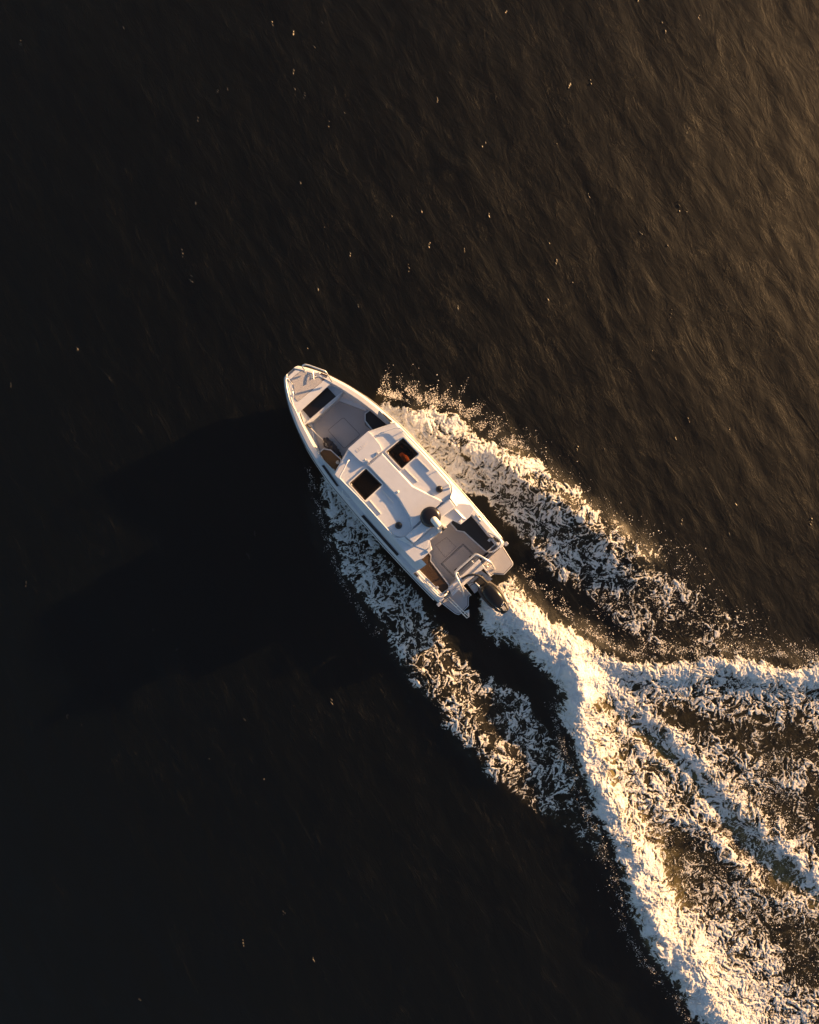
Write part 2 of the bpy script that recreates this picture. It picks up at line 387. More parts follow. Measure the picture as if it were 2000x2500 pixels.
# thin capillary crests: ridges of a noise
r1 = N('ShaderNodeMath', operation='SUBTRACT'); l.new(n2.outputs[0], r1.inputs[0]); r1.inputs[1].default_value = .5
r2 = N('ShaderNodeMath', operation='ABSOLUTE'); l.new(r1.outputs[0], r2.inputs[0])
r3 = N('ShaderNodeMapRange'); l.new(r2.outputs[0], r3.inputs[0]); r3.inputs[1].default_value = 0; r3.inputs[2].default_value = .06; r3.inputs[3].default_value = 1; r3.inputs[4].default_value = 0
g1 = N('ShaderNodeMapRange'); l.new(n1.outputs[0], g1.inputs[0]); g1.inputs[1].default_value = .40; g1.inputs[2].default_value = .75
r4 = N('ShaderNodeMath', operation='MULTIPLY'); l.new(r3.outputs[0], r4.inputs[0]); l.new(g1.outputs[0], r4.inputs[1])
r5 = N('ShaderNodeMath', operation='MULTIPLY_ADD'); l.new(r4.outputs[0], r5.inputs[0]); r5.inputs[1].default_value = .16; l.new(n1.outputs[0], r5.inputs[2])
r6 = N('ShaderNodeMath', operation='MULTIPLY_ADD'); l.new(n2.outputs[0], r6.inputs[0]); r6.inputs[1].default_value = .3; l.new(r5.outputs[0], r6.inputs[2])
bp = N('ShaderNodeBump', Strength=1.0, Distance=.018); l.new(r6.outputs[0], bp.inputs['Height']); l.new(bp.outputs[0], b.inputs['Normal'])
at = N('ShaderNodeAttribute', attribute_name='aer')
ac = N('ShaderNodeTexNoise', Scale=3, Detail=6, Roughness=.65); l.new(tc.outputs['Object'], ac.inputs[0])
am = N('ShaderNodeMath', operation='MULTIPLY'); l.new(at.outputs['Fac'], am.inputs[0]); 
a2 = N('ShaderNodeMapRange'); l.new(ac.outputs[0], a2.inputs[0]); a2.inputs[1].default_value = .35; a2.inputs[2].default_value = .7; l.new(a2.outputs[0], am.inputs[1])
mx = N('ShaderNodeMix', data_type='RGBA'); l.new(am.outputs[0], mx.inputs[0])
mx.inputs[6].default_value = (.0004, .0011, .0014, 1); mx.inputs[7].default_value = (.22, .175, .07, 1)
l.new(mx.outputs[2], b.inputs['Base Color']); b.inputs['Roughness'].default_value = .49; b.inputs['IOR'].default_value = 1.33; b.inputs['Specular IOR Level'].default_value = .32
gb = N('ShaderNodeBsdfAnisotropic', distribution='BECKMANN', Roughness=.57); l.new(bp.outputs[0], gb.inputs['Normal'])
fr = N('ShaderNodeFresnel', IOR=1.33); df = N('ShaderNodeBsdfDiffuse'); l.new(mx.outputs[2], df.inputs[0])
w1 = N('ShaderNodeMixShader'); l.new(fr.outputs[0], w1.inputs[0]); l.new(df.outputs[0], w1.inputs[1]); l.new(gb.outputs[0], w1.inputs[2])
w2 = N('ShaderNodeMixShader'); w2.inputs[0].default_value = .6; l.new(b.outputs[0], w2.inputs[1]); l.new(w1.outputs[0], w2.inputs[2])
l.new(w2.outputs[0], t.nodes['Material Output'].inputs[0])
tag(link('water', me, m), kind='structure')

# ------------------------------------------------------------------ foam
print('foam grid')
m, t, b, l = newmat('sea_foam')
tc = N('ShaderNodeTexCoord'); at = N('ShaderNodeAttribute', attribute_name='cover')
n1 = N('ShaderNodeTexNoise', Scale=24, Detail=6, Roughness=.8, Distortion=1.0); l.new(tc.outputs['Object'], n1.inputs[0])
ad = N('ShaderNodeMath', operation='MULTIPLY_ADD'); l.new(n1.outputs[0], ad.inputs[0]); ad.inputs[1].default_value = .85; l.new(at.outputs['Fac'], ad.inputs[2])
mr = N('ShaderNodeMapRange', interpolation_type='SMOOTHSTEP'); l.new(ad.outputs[0], mr.inputs[0]); mr.inputs[1].default_value = .74; mr.inputs[2].default_value = 1.08
cm = N('ShaderNodeValToRGB'); ce = cm.color_ramp.elements; ce[0].position = 0; ce[0].color = (.16, .13, .06, 1); ce[1].position = 1; ce[1].color = (.93, .93, .93, 1); c3 = ce.new(.33); c3.color = (.78, .76, .70, 1)
cr = N('ShaderNodeMapRange'); l.new(ad.outputs[0], cr.inputs[0]); cr.inputs[1].default_value = .80; cr.inputs[2].default_value = 1.42
l.new(cr.outputs[0], cm.inputs[0]); l.new(cm.outputs[0], b.inputs['Base Color']); b.inputs['Roughness'].default_value = .7; b.inputs['Specular IOR Level'].default_value = .25
n3 = N('ShaderNodeTexNoise', Scale=34, Detail=4, Roughness=.75); l.new(tc.outputs['Object'], n3.inputs[0])
bp = N('ShaderNodeBump', Strength=1, Distance=.02); l.new(n3.outputs[0], bp.inputs['Height']); l.new(bp.outputs[0], b.inputs['Normal'])
tl = N('ShaderNodeBsdfTranslucent'); l.new(cm.outputs[0], tl.inputs[0])
m1 = N('ShaderNodeMixShader'); m1.inputs[0].default_value = .25; l.new(b.outputs[0], m1.inputs[1]); l.new(tl.outputs[0], m1.inputs[2])
tp = N('ShaderNodeBsdfTransparent'); m2 = N('ShaderNodeMixShader'); l.new(mr.outputs[0], m2.inputs[0]); l.new(tp.outputs[0], m2.inputs[1]); l.new(m1.outputs[0], m2.inputs[2])
l.new(m2.outputs[0], t.nodes['Material Output'].inputs[0]); M['foam'] = m
st = .0185
gx = np.arange((740-1000)*S, (2200-1000)*S, st); gy = np.arange((1250-2660)*S, (1250-925)*S, st)
X, Y = np.meshgrid(gx, gy); px = (X/S+1000).astype(np.float32); py = (1250-Y/S).astype(np.float32)
D, aer, reg = washfields(px, py)
act = D > .05
xx, yy = X[act].astype(np.float32), Y[act].astype(np.float32); Da = D[act]
# strands follow the water streaming away from the boat, and get pulled about by eddies
wx = xx+.34*fbm(xx*1.3, yy*1.3, 101, 3); wy = yy+.34*fbm(xx*1.3, yy*1.3, 111, 3)
wx2 = wx+.085*fbm(xx*5, yy*5, 121, 3); wy2 = wy+.085*fbm(xx*5, yy*5, 131, 3)
rg1 = np.clip(1-np.abs(fbm(wx2*1.7, wy2*1.7, 141, 4, .6))*3.0, 0, 1)**3.4
rg2 = np.clip(1-np.abs(fbm(wx2*4.0, wy2*4.0, 144, 4, .65))*2.8, 0, 1)**3.4
rg3 = np.clip(1-np.abs(fbm(wx2*10, wy2*10, 147, 2, .7))*2.6, 0, 1)**2
web = 1-(1-.95*rg1)*(1-.85*rg2)*(1-.5*rg3); print('web', web.mean(), web.std())        # lace
bil = np.abs(fbm(wx2*3.2, wy2*3.2, 151, 4, .6))   # billows
patch = fbm(wx*1.1, wy*1.1, 161, 3)
fine = fbm(wx2*15, wy2*15, 171, 2, .8)
V = Da*1.12-.55+(web-.62)*.95*np.clip(1.65-Da, .6, 1)+.42*patch*np.clip(1.4-Da, .2, 1)+.34*fine*np.clip(1.65-Da, .6, 1)
cov = np.clip(V+.35, 0, 1.5)
C = np.zeros(X.shape, np.float32); C[act] = cov
Zf = height(X, Y)
lump = np.zeros(X.shape, np.float32)
lump[act] = .008+.85*sstep(.3, 1.0, cov)*(.05*bil+.03*(web-.4)+.022*np.abs(fbm(wx2*9, wy2*9, 181, 3, .7))+.022*np.abs(fine)+.012*fbm(xx*24, yy*24, 183, 1))*(.3+1.0*np.clip(Da, 0, 1)**2)+.02*sstep(.25, .9, cov)*np.clip(Da, .3, 1)
lump = np.where(C < .22, .004+lump*.15, lump)
# keep the foam out of the boat
lx = (X-BX)*CA+(Y-BY)*SA; ly = -(X-BX)*SA+(Y-BY)*CA
HBX = [-4.0, -3.42, -3.4, -2.5, -1.3, 0, 1.0, 1.7, 2.2, 2.7, 3.2, 3.5, 3.8, 3.96]
HBY = [0.3, 1.0, 1.24, 1.28, 1.30, 1.29, 1.25, 1.155, 1.07, .93, .735, .575, .39, .27]
inside = (np.abs(ly) < np.interp(lx, HBX, HBY, 0, 0)*.9) & (lx > -3.4) & (lx < 3.9)
Zf = Zf+lump
cf = lambda A_: np.maximum(np.maximum(A_[:-1, :-1], A_[1:, 1:]), np.maximum(A_[:-1, 1:], A_[1:, :-1]))
keep = (cf(C) > .24) & ~inside[:-1, :-1]
rg = reg[:-1, :-1]
foams = [('wake_foam', 0, 'broad churned white foam fanning out behind the outboard engine to the lower right corner'),
         ('bow_wave_foam', 1, 'sunlit golden foam of the bow wave peeling off the starboard side of the boat'),
         ('bow_wave_foam', 2, 'bluish shaded foam of the bow wave along the port side of the boat')]
for nm, r_, lab in foams:
    me = gridmesh(nm, X, Y, Zf, keep & (rg == r_), {'cover': C})
    tag(link(nm, me, M['foam']), lab, 'foam', kind='stuff')
# flying drops and flecks
rng = np.random.default_rng(5)
m, t, b, l = newmat('spray'); b.inputs['Base Color'].default_value = (.85, .82, .78, 1); b.inputs['Roughness'].default_value = .35
M['spray'] = m
def drops(name, n, gen, label):
    x, y, z, r_ = gen(n); n = len(x)
    o = np.array([(1, 0, 0), (-1, 0, 0), (0, 1, 0), (0, -1, 0), (0, 0, 1), (0, 0, -1)], np.float32)
    f = np.array([(0, 2, 4), (2, 1, 4), (1, 3, 4), (3, 0, 4), (2, 0, 5), (1, 2, 5), (3, 1, 5), (0, 3, 5)])
    an = rng.uniform(0, 6.28, n); s1 = r_*rng.uniform(.7, 1.6, n); s2 = r_*rng.uniform(.6, 1.1, n)
    ox = o[None, :, 0]*s1[:, None]; oy = o[None, :, 1]*s2[:, None]; oz = o[None, :, 2]*(r_*.8)[:, None]
    co = np.stack([x[:, None]+ox*np.cos(an)[:, None]-oy*np.sin(an)[:, None], y[:, None]+ox*np.sin(an)[:, None]+oy*np.cos(an)[:, None], z[:, None]+oz], -1).reshape(-1, 3).astype(np.float32)
    q = (f[None]+np.arange(n)[:, None, None]*6).reshape(-1, 3)
    me = bpy.data.meshes.new(name); me.vertices.add(len(co)); me.vertices.foreach_set('co', co.ravel())
    me.loops.add(q.size); me.loops.foreach_set('vertex_index', q.ravel().astype(np.int32))
    me.polygons.add(len(q)); me.polygons.foreach_set('loop_start', np.arange(0, q.size, 3, dtype=np.int32)); me.update(calc_edges=True); me.shade_smooth()
    tag(link(name, me, M['spray']), label, 'spray', kind='stuff')
def around(pts, spread, hmin, hmax, rmin, rmax, side=None, w0=1., w1=1.):
    P = np.array(pts, float); seg = np.hypot(*np.diff(P, axis=0).T); cum = np.r_[0, np.cumsum(seg)]/seg.sum()
    def gen(n):
        u = rng.uniform(0, 1, n)
        if w0 != w1: u = u[rng.uniform(0, 1, n) < (w0+(w1-w0)*u)]
        n = len(u); bx = np.interp(u, cum, P[:, 0]); by = np.interp(u, cum, P[:, 1])
        i = np.clip(np.searchsorted(cum, u)-1, 0, len(seg)-1); d = np.diff(P, axis=0)[i]/seg[i][:, None]
        clump = .4+1.2*np.clip(perlin(u*23, u*0, 7)+.35, 0, 1)
        off = np.abs(rng.normal(0, 1, n))*spread*clump if side else rng.normal(0, 1, n)*spread
        sgn = side or 1
        x_ = bx+d[:, 1]*off*sgn+rng.normal(0, 3, n); y_ = by-d[:, 0]*off*sgn+rng.normal(0, 3, n)
        wxx, wyy = (x_-1000)*S, (1250-y_)*S
        lx_ = (wxx-BX)*CA+(wyy-BY)*SA; ly_ = -(wxx-BX)*SA+(wyy-BY)*CA
        ok = ~((np.abs(ly_) < np.interp(lx_, HBX, HBY, 0, 0)+.03)); wxx, wyy = wxx[ok], wyy[ok]
        z_ = height(wxx, wyy)+rng.uniform(hmin, hmax, len(wxx))**1.0
        kp = fbm(wxx*3.3, wyy*3.3, 191, 3, .6) > rng.uniform(-.25, .22, len(wxx)); wxx, wyy, z_ = wxx[kp], wyy[kp], z_[kp]
        r_ = rmin+(rmax*1.35-rmin)*rng.uniform(0, 1, len(wxx))**3
        return wxx, wyy, z_, r_
    return gen
drops('bow_spray', 14000, around([(925, 965), (960, 975), (1010, 988), (1070, 992), (1130, 1015), (1180, 1062), (1240, 1094), (1305, 1105)],  24, .03, .40, .003, .011, 1, 1., .25), 'golden drops thrown up off the starboard bow wave')
drops('bow_spray', 1600, around([(1305, 1105), (1360, 1150), (1425, 1215), (1505, 1272), (1570, 1308), (1650, 1335), (1720, 1440), (1850, 1530), (1960, 1610)], 20, .01, .08, .003, .012, 0), 'loose flecks along the outer rim of the starboard wave')
drops('bow_spray', 1200, around([(760, 1140), (775, 1200), (800, 1300), (834, 1405), (875, 1475), (927, 1545)], 8, .01, .08, .003, .010, -1), 'small pale drops left of the shaded port wave')
drops('wake_spray', 5500, around([(1262, 1395), (1292, 1425), (1335, 1465), (1400, 1522), (1470, 1570), (1550, 1602), (1650, 1592), (1760, 1585), (1870, 1597), (2010, 1605)], 15, .02, .3, .003, .012, 1), 'glowing drops over the upper crest of the wake')
drops('wake_spray', 3500, around([(1355, 1700), (1358, 1760), (1380, 1830), (1405, 1900), (1425, 1960), (1455, 2015), (1495, 2120), (1515, 2180), (1520, 2245), (1558, 2312), (1600, 2372), (1665, 2440), (1690, 2500)], 10, .02, .2, .003, .010, -1), 'pale drops along the shaded left edge of the wake')
drops('wake_spray', 14000, around([(1560, 1960), (1600, 2050), (1650, 2150), (1750, 2200), (1850, 2100), (1900, 1950), (1850, 1850), (1950, 2300), (1990, 2400)], 60, .0, .03, .003, .011, 0), 'scattered flecks of foam over the dark middle of the wake')
drops('wake_spray', 2500, around([(1450, 1480), (1550, 1540), (1650, 1480), (1600, 1400), (1700, 1520), (1820, 1580)], 34, .0, .03, .003, .012, 0), 'flecks of foam between the bow wave and the wake')

# steep little ripple crests that catch the sun
m, t, b, l = newmat('ripple_water'); b.inputs['Base Color'].default_value = (.004, .005, .005, 1); b.inputs['Roughness'].default_value = .36; b.inputs['IOR'].default_value = 1.33
rr_ = np.random.default_rng(11); vs = []; fs = []
for i in range(420):
    X_ = rr_.uniform(-13, 13); Y_ = rr_.uniform(-15, 16)
    if rr_.uniform() > .18+.82*np.clip((X_+.45*Y_+4)/16, 0, 1): continue
    if X_ > 8.5 and Y_ > 3: continue
    px_, py_ = X_/S+1000, 1250-Y_/S
    if 650 < px_ < 1300 and 850 < py_ < 1550: continue
    if py_ > 950+.2*px_ and px_ > 900+.0*py_ and py_ > 1000 and not (px_ > 1500 and py_ < 1280): continue
    z = float(height(np.array([[X_]]), np.array([[Y_]]))[0, 0]); k = int(rr_.integers(1, 4)); a = rr_.normal(R(27), R(13)); sl_ = R(rr_.uniform(30, 46)); cx, cy = X_, Y_
    for j in range(k):
        ln = rr_.uniform(.018, .075); wd_ = rr_.uniform(.011, .028); h_ = wd_*math.tan(sl_)
        dx, dy = math.cos(a), math.sin(a); n0 = len(vs)
        vs += [(cx-dy*ln, cy+dx*ln, z), (cx+dx*wd_, cy+dy*wd_, z-.002), (cx+dy*ln, cy-dx*ln, z), (cx-dx*wd_*.4-dy*ln*.3, cy-dy*wd_*.4+dx*ln*.3, z+h_), (cx-dx*wd_*.4+dy*ln*.3, cy-dy*wd_*.4-dx*ln*.3, z+h_), (cx-dx*wd_*1.6, cy-dy*wd_*1.6, z-.002)]
        fs += [(n0, n0+1, n0+3), (n0+1, n0+4, n0+3), (n0+1, n0+2, n0+4), (n0, n0+3, n0+5), (n0+3, n0+4, n0+5), (n0+4, n0+2, n0+5)]
        cx += rr_.normal(0, .02); cy += rr_.normal(-.06, .03)
tag(mesh('ripple_crests', vs, fs, m), 'tiny steep ripple crests glinting in the low sun on the open water', 'ripples', kind='stuff')

# evening haze over the water
m = bpy.data.materials.new('haze'); m.use_nodes = True; t = m.node_tree; t.nodes.clear()
vo = t.nodes.new('ShaderNodeVolumePrincipled'); vo.inputs['Color'].default_value = (.95, .87, .72, 1); vo.inputs['Density'].default_value = .0005; vo.inputs['Anisotropy'].default_value = .74
oo = t.nodes.new('ShaderNodeOutputMaterial'); t.links.new(vo.outputs[0], oo.inputs['Volume'])
hz = mesh('haze', [(x, y, z) for z in (-3, 26) for x, y in ((-6500, -6500), (6500, -6500), (6500, 6500), (-6500, 6500))], [(0, 1, 2, 3), (4, 5, 6, 7), (0, 1, 5, 4), (1, 2, 6, 5), (2, 3, 7, 6), (3, 0, 4, 7)], m)
tag(hz, kind='stuff')

# ------------------------------------------------------------------ the boat
print('boat')
boat = bpy.data.objects.new('motorboat', None); COL.objects.link(boat)
boat.location = (BX, BY, 0); boat.rotation_euler = (0, 0, HEAD)
tag(boat, 'light grey aluminium cabin motorboat with black outboard engine running across dark water', 'motorboat')
def hb(x): return float(np.interp(x, [-3.42, -3.3, -2.5, -1.3, 0, 1.0, 1.7, 2.2, 2.7, 3.2, 3.5, 3.8, 3.96], [1.235, 1.245, 1.275, 1.295, 1.285, 1.245, 1.155, 1.06, .92, .725, .57, .385, .255]))
def g(x): return 1.0+.02*min(x, 0)+.37*(max(x, 0)/4)**1.6
ZF, ZB = .33, .50     # aft and fore floor
# hull shell: keel, chine, rub edge, sloped cap, flat cap, inner wall
xs = list(np.linspace(-3.42, 0, 16))+list(np.linspace(.25, 3.96, 26))
def section(x, s):
    h = hb(x); gz = g(x); f = max(0, (x-.5)/3.46)
    kz = -.38+.95*max(0, (x-1.6)/2.36)**1.7; cz = .02+.9*f**2.0
    cap = .19 if x < 2.6 else .19-.05*(x-2.6)
    fl = float(np.interp(x, [2.0, 2.5], [.24, .46]))
    fz = ZB-.03 if x > .9 else ZF-.03
    if x > 3.0: fz = gz-.12; fl = .24
    h2 = max(.02, h-fl)
    return [(x, 0, kz), (x, s*h*(.86-.25*f), cz), (x, s*(h-.03-.05*f), gz-.24), (x, s*h, gz-.15), (x, s*(h-.075), gz-.01), (x, s*max(.02, h-cap), gz), (x, s*max(.02, h-cap-.015), gz-.02), (x, s*max(.02, h-cap-.05), max(fz, gz-.42)), (x, s*min(h2, max(.02, h-cap-.055)), fz)]
vs = []; fs = []; nsec = 9
for s in (1, -1):
    off = len(vs)
    for x in xs: vs += section(x, s)
    for i in range(len(xs)-1):
        for k in range(nsec-1): fs.append((off+i*nsec+k, off+i*nsec+k+1, off+(i+1)*nsec+k+1, off+(i+1)*nsec+k))
h1 = len(xs)*nsec
for i in range(len(xs)-1): fs.append((i*nsec+8, (i+1)*nsec+8, h1+(i+1)*nsec+8, h1+i*nsec+8))
e = (len(xs)-1)*nsec
for k in range(8): fs.append((e+k, e+k+1, h1+e+k+1, h1+e+k)); 
for k in range(4): fs.append((k, k+1, h1+k+1, h1+k))
hull = mesh('hull', vs, fs, M['hull'], boat)
bm = bmesh.new(); bm.from_mesh(hull.data); bmesh.ops.remove_doubles(bm, verts=bm.verts, dist=.001); bmesh.ops.recalc_face_normals(bm, faces=bm.faces); bm.to_mesh(hull.data); bm.free()
# rubbing strakes, one each side
for s in (1, -1):
    o = tube('rubbing_strake', [(x, s*(hb(x)+.005), g(x)-.17) for x in xs[::2]], .017, M['gasket'], boat, ns=6)
# the thin bright strip that ends proud at the starboard and port quarter
for s in (1, -1):
    x0 = -3.44
    box('quarter_cap', (x0, s*(hb(-3.42)+.01), g(-3.4)-.09), (.09, .11, .12), M['alu'], boat, bw=.01)
    tube('spray_rail', [(x, s*(hb(x)+.035), .52+.10*max(0, x)*.6) for x in np.linspace(-3.3, 2.6, 12)], .02, M['alu'], boat, ns=6)

# ---- bow deck
xb = (L('A', 425, 1105, 1.3)[0]+L('A', 1090, 545, 1.3)[0])/2
pts = [(3.94, .13), (3.94, -.13)]
side = [3.9, 3.7, 3.5, 3.3, 3.1, xb]
pts = [(x, -(hb(x)-.16)) for x in side]+[(x, hb(x)-.16) for x in side[::-1]]
prism('bow_deck', pts, lambda p: g(p[0])-.10, lambda p: g(p[0])-.02, M['white'], boat, .004)
pn = T('A', [(530, 345), (610, 395), (960, 500), (1015, 575), (440, 1045), (385, 985), (348, 640), (285, 545)], 1.33)
dg = lambda p: g(p[0])-.015
prism('deck_gasket', insetp(rounded(pn, .03, 3), -.008), lambda p: g(p[0])-.03, lambda p: g(p[0])-.014, M['gasket'], boat, 0)
prism('deck_panel', rounded(pn, .03, 3), lambda p: g(p[0])-.03, lambda p: g(p[0])-.007, M['deck'], boat, .002)
rc = T('A', [(962, 440), (1130, 482), (1035, 560)], 1.33)
o = prism('anchor_recess', rc, lambda p: g(p[0])-.03, lambda p: g(p[0])-.004, M['brown'], boat, 0)
c = L('A', 1025, 475, 1.33); ring('latch_ring', [(c[0]+.042*math.cos(a), c[1]+.03*math.sin(a)) for a in np.linspace(0, 6.28, 15)[:-1]], .01, g(c[0])-.004, g(c[0])+.004, M['steel'], o)
prism('rail_pad', T('A', [(992, 376), (1150, 432), (1140, 466), (982, 410)], 1.33), lambda p: g(p[0])-.05, lambda p: g(p[0])+.006, M['brown'], boat, 0)
# anchor roller plate with two screws, and low cleat that throws the broad shadow
c = L('A', 850, 440, 1.33)
o = box('mooring_plate', (c[0], c[1], g(c[0])-.0), (.12, .26, .012), M['alu'], boat, rz=R(-28), bw=.003)
for q in ((785, 415), (865, 440)):
    cc = L('A', *q, 1.33); lathe('bolt', cc, [(.012, g(cc[0])+.004), (.012, g(cc[0])+.014), (.004, g(cc[0])+.016)], M['gasket'], o, 8)
for q in ((760, 430), (870, 470)):
    cc = L('A', *q, 1.33); tube('cleat_post', [(cc[0], cc[1], g(cc[0])), (cc[0], cc[1], g(cc[0])+.045)], .011, M['steel'], o, False)
cc = L('A', 815, 448, 1.33); gz = g(cc[0])
tube('cleat_horn', [(cc[0]+.10, cc[1]-.07, gz+.05), (cc[0], cc[1], gz+.055), (cc[0]-.10, cc[1]+.07, gz+.05)], .014, M['steel'], o, ns=8)
# bow rails
def rail_leg(c, x, y, z): return (*L(c, x, y, z), z)
zr = 1.66
tube('bow_rail', [rail_leg('A', 645, 395, 1.36), rail_leg('A', 600, 300, 1.5), rail_leg('A', 562, 235, 1.62), rail_leg('A', 610, 195, zr), rail_leg('A', 690, 205, zr), rail_leg('A', 880, 270, zr), rail_leg('A', 1060, 335, zr-.02), rail_leg('A', 1115, 372, zr-.05), rail_leg('A', 1165, 450, 1.5), rail_leg('A', 1265, 595, 1.3)], .021, M['steel'], boat)
tube('bow_rail', [rail_leg('A', 330, 655, 1.36), rail_leg('A', 270, 590, 1.5), rail_leg('A', 210, 525, 1.62), rail_leg('A', 175, 545, zr), rail_leg('A', 185, 680, zr), rail_leg('A', 225, 880, zr-.01), rail_leg('A', 265, 1040, zr-.05), rail_leg('A', 310, 1130, 1.5), rail_leg('A', 368, 1225, 1.28)], .021, M['steel'], boat)
tube('fairlead', [rail_leg('A', 318, 755, 1.36), rail_leg('A', 328, 800, 1.39), rail_leg('A', 345, 900, 1.39), rail_leg('A', 350, 970, 1.35)], .02, M['steel'], boat)
# nose plate
prism('nose_plate', T('A', [(205, 500), (490, 262), (555, 320), (285, 540)], 1.36), lambda p: g(p[0])-.06, lambda p: g(p[0])-.026+.05*(3.9-p[0]), M['hull'], boat, .006)

# ---- sunken bow locker with dark lid
lk = T('A', [(425, 1108), (1092, 552), (1540, 782), (592, 1600)], 1.15)
prism('bow_locker', lk, ZB-.1, .96, M['hull'], boat, .01)
ring('locker_rim', lk, .03, .93, 1.0, M['white'], boat)
bl = T('A', [(560, 1150), (1120, 640), (1510, 800), (740, 1440)], 1.03)
lid = T('A', [(500, 1182), (565, 1155), (606, 1112), (1045, 765), (1075, 720), (1108, 680), (1340, 930), (732, 1442)], 1.06)
o = prism('locker_lid', lid, .95, .985, M['dome'], boat, .005)
for q in ((575, 1130), (1030, 735)):
    c = L('A', *q, 1.06); box('lid_hinge', (*c, .993), (.05, .09, .02), M['alu'], o, 0, .004)
prism('dark_slot', T('A', [(640, 965), (850, 765), (872, 782), (860, 800), (665, 975)], 1.12), .95, 1.05, M['pad'], boat, 0)  # darkness of the slot before the lid, put into a raised black slab
prism('locker_front', T('A', [(745, 1445), (1340, 945), (1530, 800), (1480, 900), (1380, 1020), (800, 1530), (600, 1600)], .9), ZB, .95, M['hull'], boat, .01)

# ---- fore cockpit floor and hatch
fl = T('J', [(490, 825), (800, 572), (1130, 692), (1108, 715), (1108, 850), (1180, 905), (1100, 1100), (900, 1300), (560, 1185), (515, 990)], .53)
prism('floor_gasket', insetp(fl, -.015), .40, .522, M['gasket'], boat, 0)
prism('foredeck_floor', fl, .40, .53, M['deck'], boat, .003)
ht = rounded(T('J', [(855, 765), (1050, 965), (865, 1125), (678, 912)], .53), .05)
prism('hatch_gasket', insetp(ht, -.009), .52, .534, M['gasket'], boat, 0)
prism('floor_hatch', ht, .52, .540, M['deck'], boat, .002)
prism('side_panel', T('J', [(800, 510), (860, 500), (1130, 640), (1130, 690), (800, 568)], .6), .48, lambda p: .56+.12*abs(p[1])/.9, M['white'], boat, .004)
prism('side_panel', T('J', [(445, 850), (485, 830), (512, 990), (560, 1180), (530, 1130), (440, 950)], .6), .48, lambda p: .56+.12*abs(p[1])/.9, M['white'], boat, .004)
# side seats of the fore cockpit
def seat(pts, z, m, lab=None, lip=.028, zf_=.3):
    b_ = prism('seat_box', insetp(pts, -lip), zf_, z-.03, M['hull'], boat, .006)
    r_ = ring('seat_rim', insetp(pts, -lip), lip, z-.03, z+.015, M['alu'], boat)
    c_ = prism('seat_cushion', pts, z-.05, z, m, boat, .012)
    if lab: c_['label'] = lab
    return c_
seat(T('C', [(415, 318), (520, 240), (870, 490), (945, 545), (900, 700), (560, 640), (540, 605), (415, 445)], .82), .82, M['black'], 'black seat top on the starboard side of the foredeck', zf_=.45)
seat(T('B', [(455, 945), (582, 835), (740, 862), (965, 1068), (985, 1200), (780, 1425), (640, 1260)], .82), .82, M['bronze2'], 'bronze brown seat top on the port side of the foredeck', zf_=.45)
for q in ((905, 1140), (800, 1330)):
    c = L('B', *q, .86); lathe('cup_holder', c, [(.045, .80), (.05, .87), (.038, .875), (.03, .83)], M['cream'], boat, 14)
# side deck grip pads
def pad(c, pts, z=None): 
    z = z or 1.0; pp = T(c, pts, z); prism('grip_pad', pp, lambda p: g(p[0])-.02, lambda p: g(p[0])+.012, M['pad'], boat, .003)
pad('B', [(540, 1218), (598, 1205), (935, 1690), (885, 1705)]); pad('H', [(190, 92), (245, 58), (985, 890), (942, 932)])
pad('C', [(722, 328), (752, 310), (928, 462), (878, 482)])
for c, pp in (('E', [(100, 590), (138, 552), (212, 635), (180, 668)]), ('G', [(640, 385), (672, 368), (745, 452), (712, 480)])): pad(c, pp)
# port walkway between rail and cabin
wk = T('B', [(900, 1590), (935, 1640), (1100, 1830)], 1.0)+T('H', [(240, 20), (1000, 870), (1290, 1190)], 1.0)
out_ = [(x, hb(x)-.19) for x in np.linspace(wk[0][0], wk[-1][0], 12)]
prism('walkway', out_+[(x, hb(x)-.285) for x in np.linspace(wk[-1][0], wk[0][0], 12)], .8, lambda p: g(p[0])-.015, M['deck'], boat, .004)
c = L('K', 215, 1000, 1.05)
tube('deck_cleat', [(c[0]+.16, c[1]-.01, 1.05), (c[0]+.1, c[1]+.03, 1.09), (c[0], c[1]+.03, 1.10), (c[0]-.1, c[1]+.03, 1.09), (c[0]-.16, c[1]-.01, 1.05)], .014, M['steel'], boat)

# ---- cabin
def lerp(a, b_, t_): return (a[0]+(b_[0]-a[0])*t_, a[1]+(b_[1]-a[1])*t_)
ZR = 2.14
roofo = T('K', [(795, 140), (475, 250), (235, 460), (60, 762), (760, 1475), (985, 1560), (1490, 1125), (1465, 985), (1445, 880)], ZR)
print('roof', [tuple(round(v, 2) for v in p) for p in roofo])
holeS = T('K', [(885, 330), (1066, 520), (866, 692), (684, 492)], ZR+.03); holeP = T('K', [(450, 690), (640, 880), (436, 1066), (256, 862)], ZR+.03)
spp = T('K', [(475, 250), (235, 460)], ZR)
roof = holed('roof', roofo, [insetp(holeS, .03), insetp(holeP, .03)], ZR-.09, ZR, M['white'], boat, 0, .045)
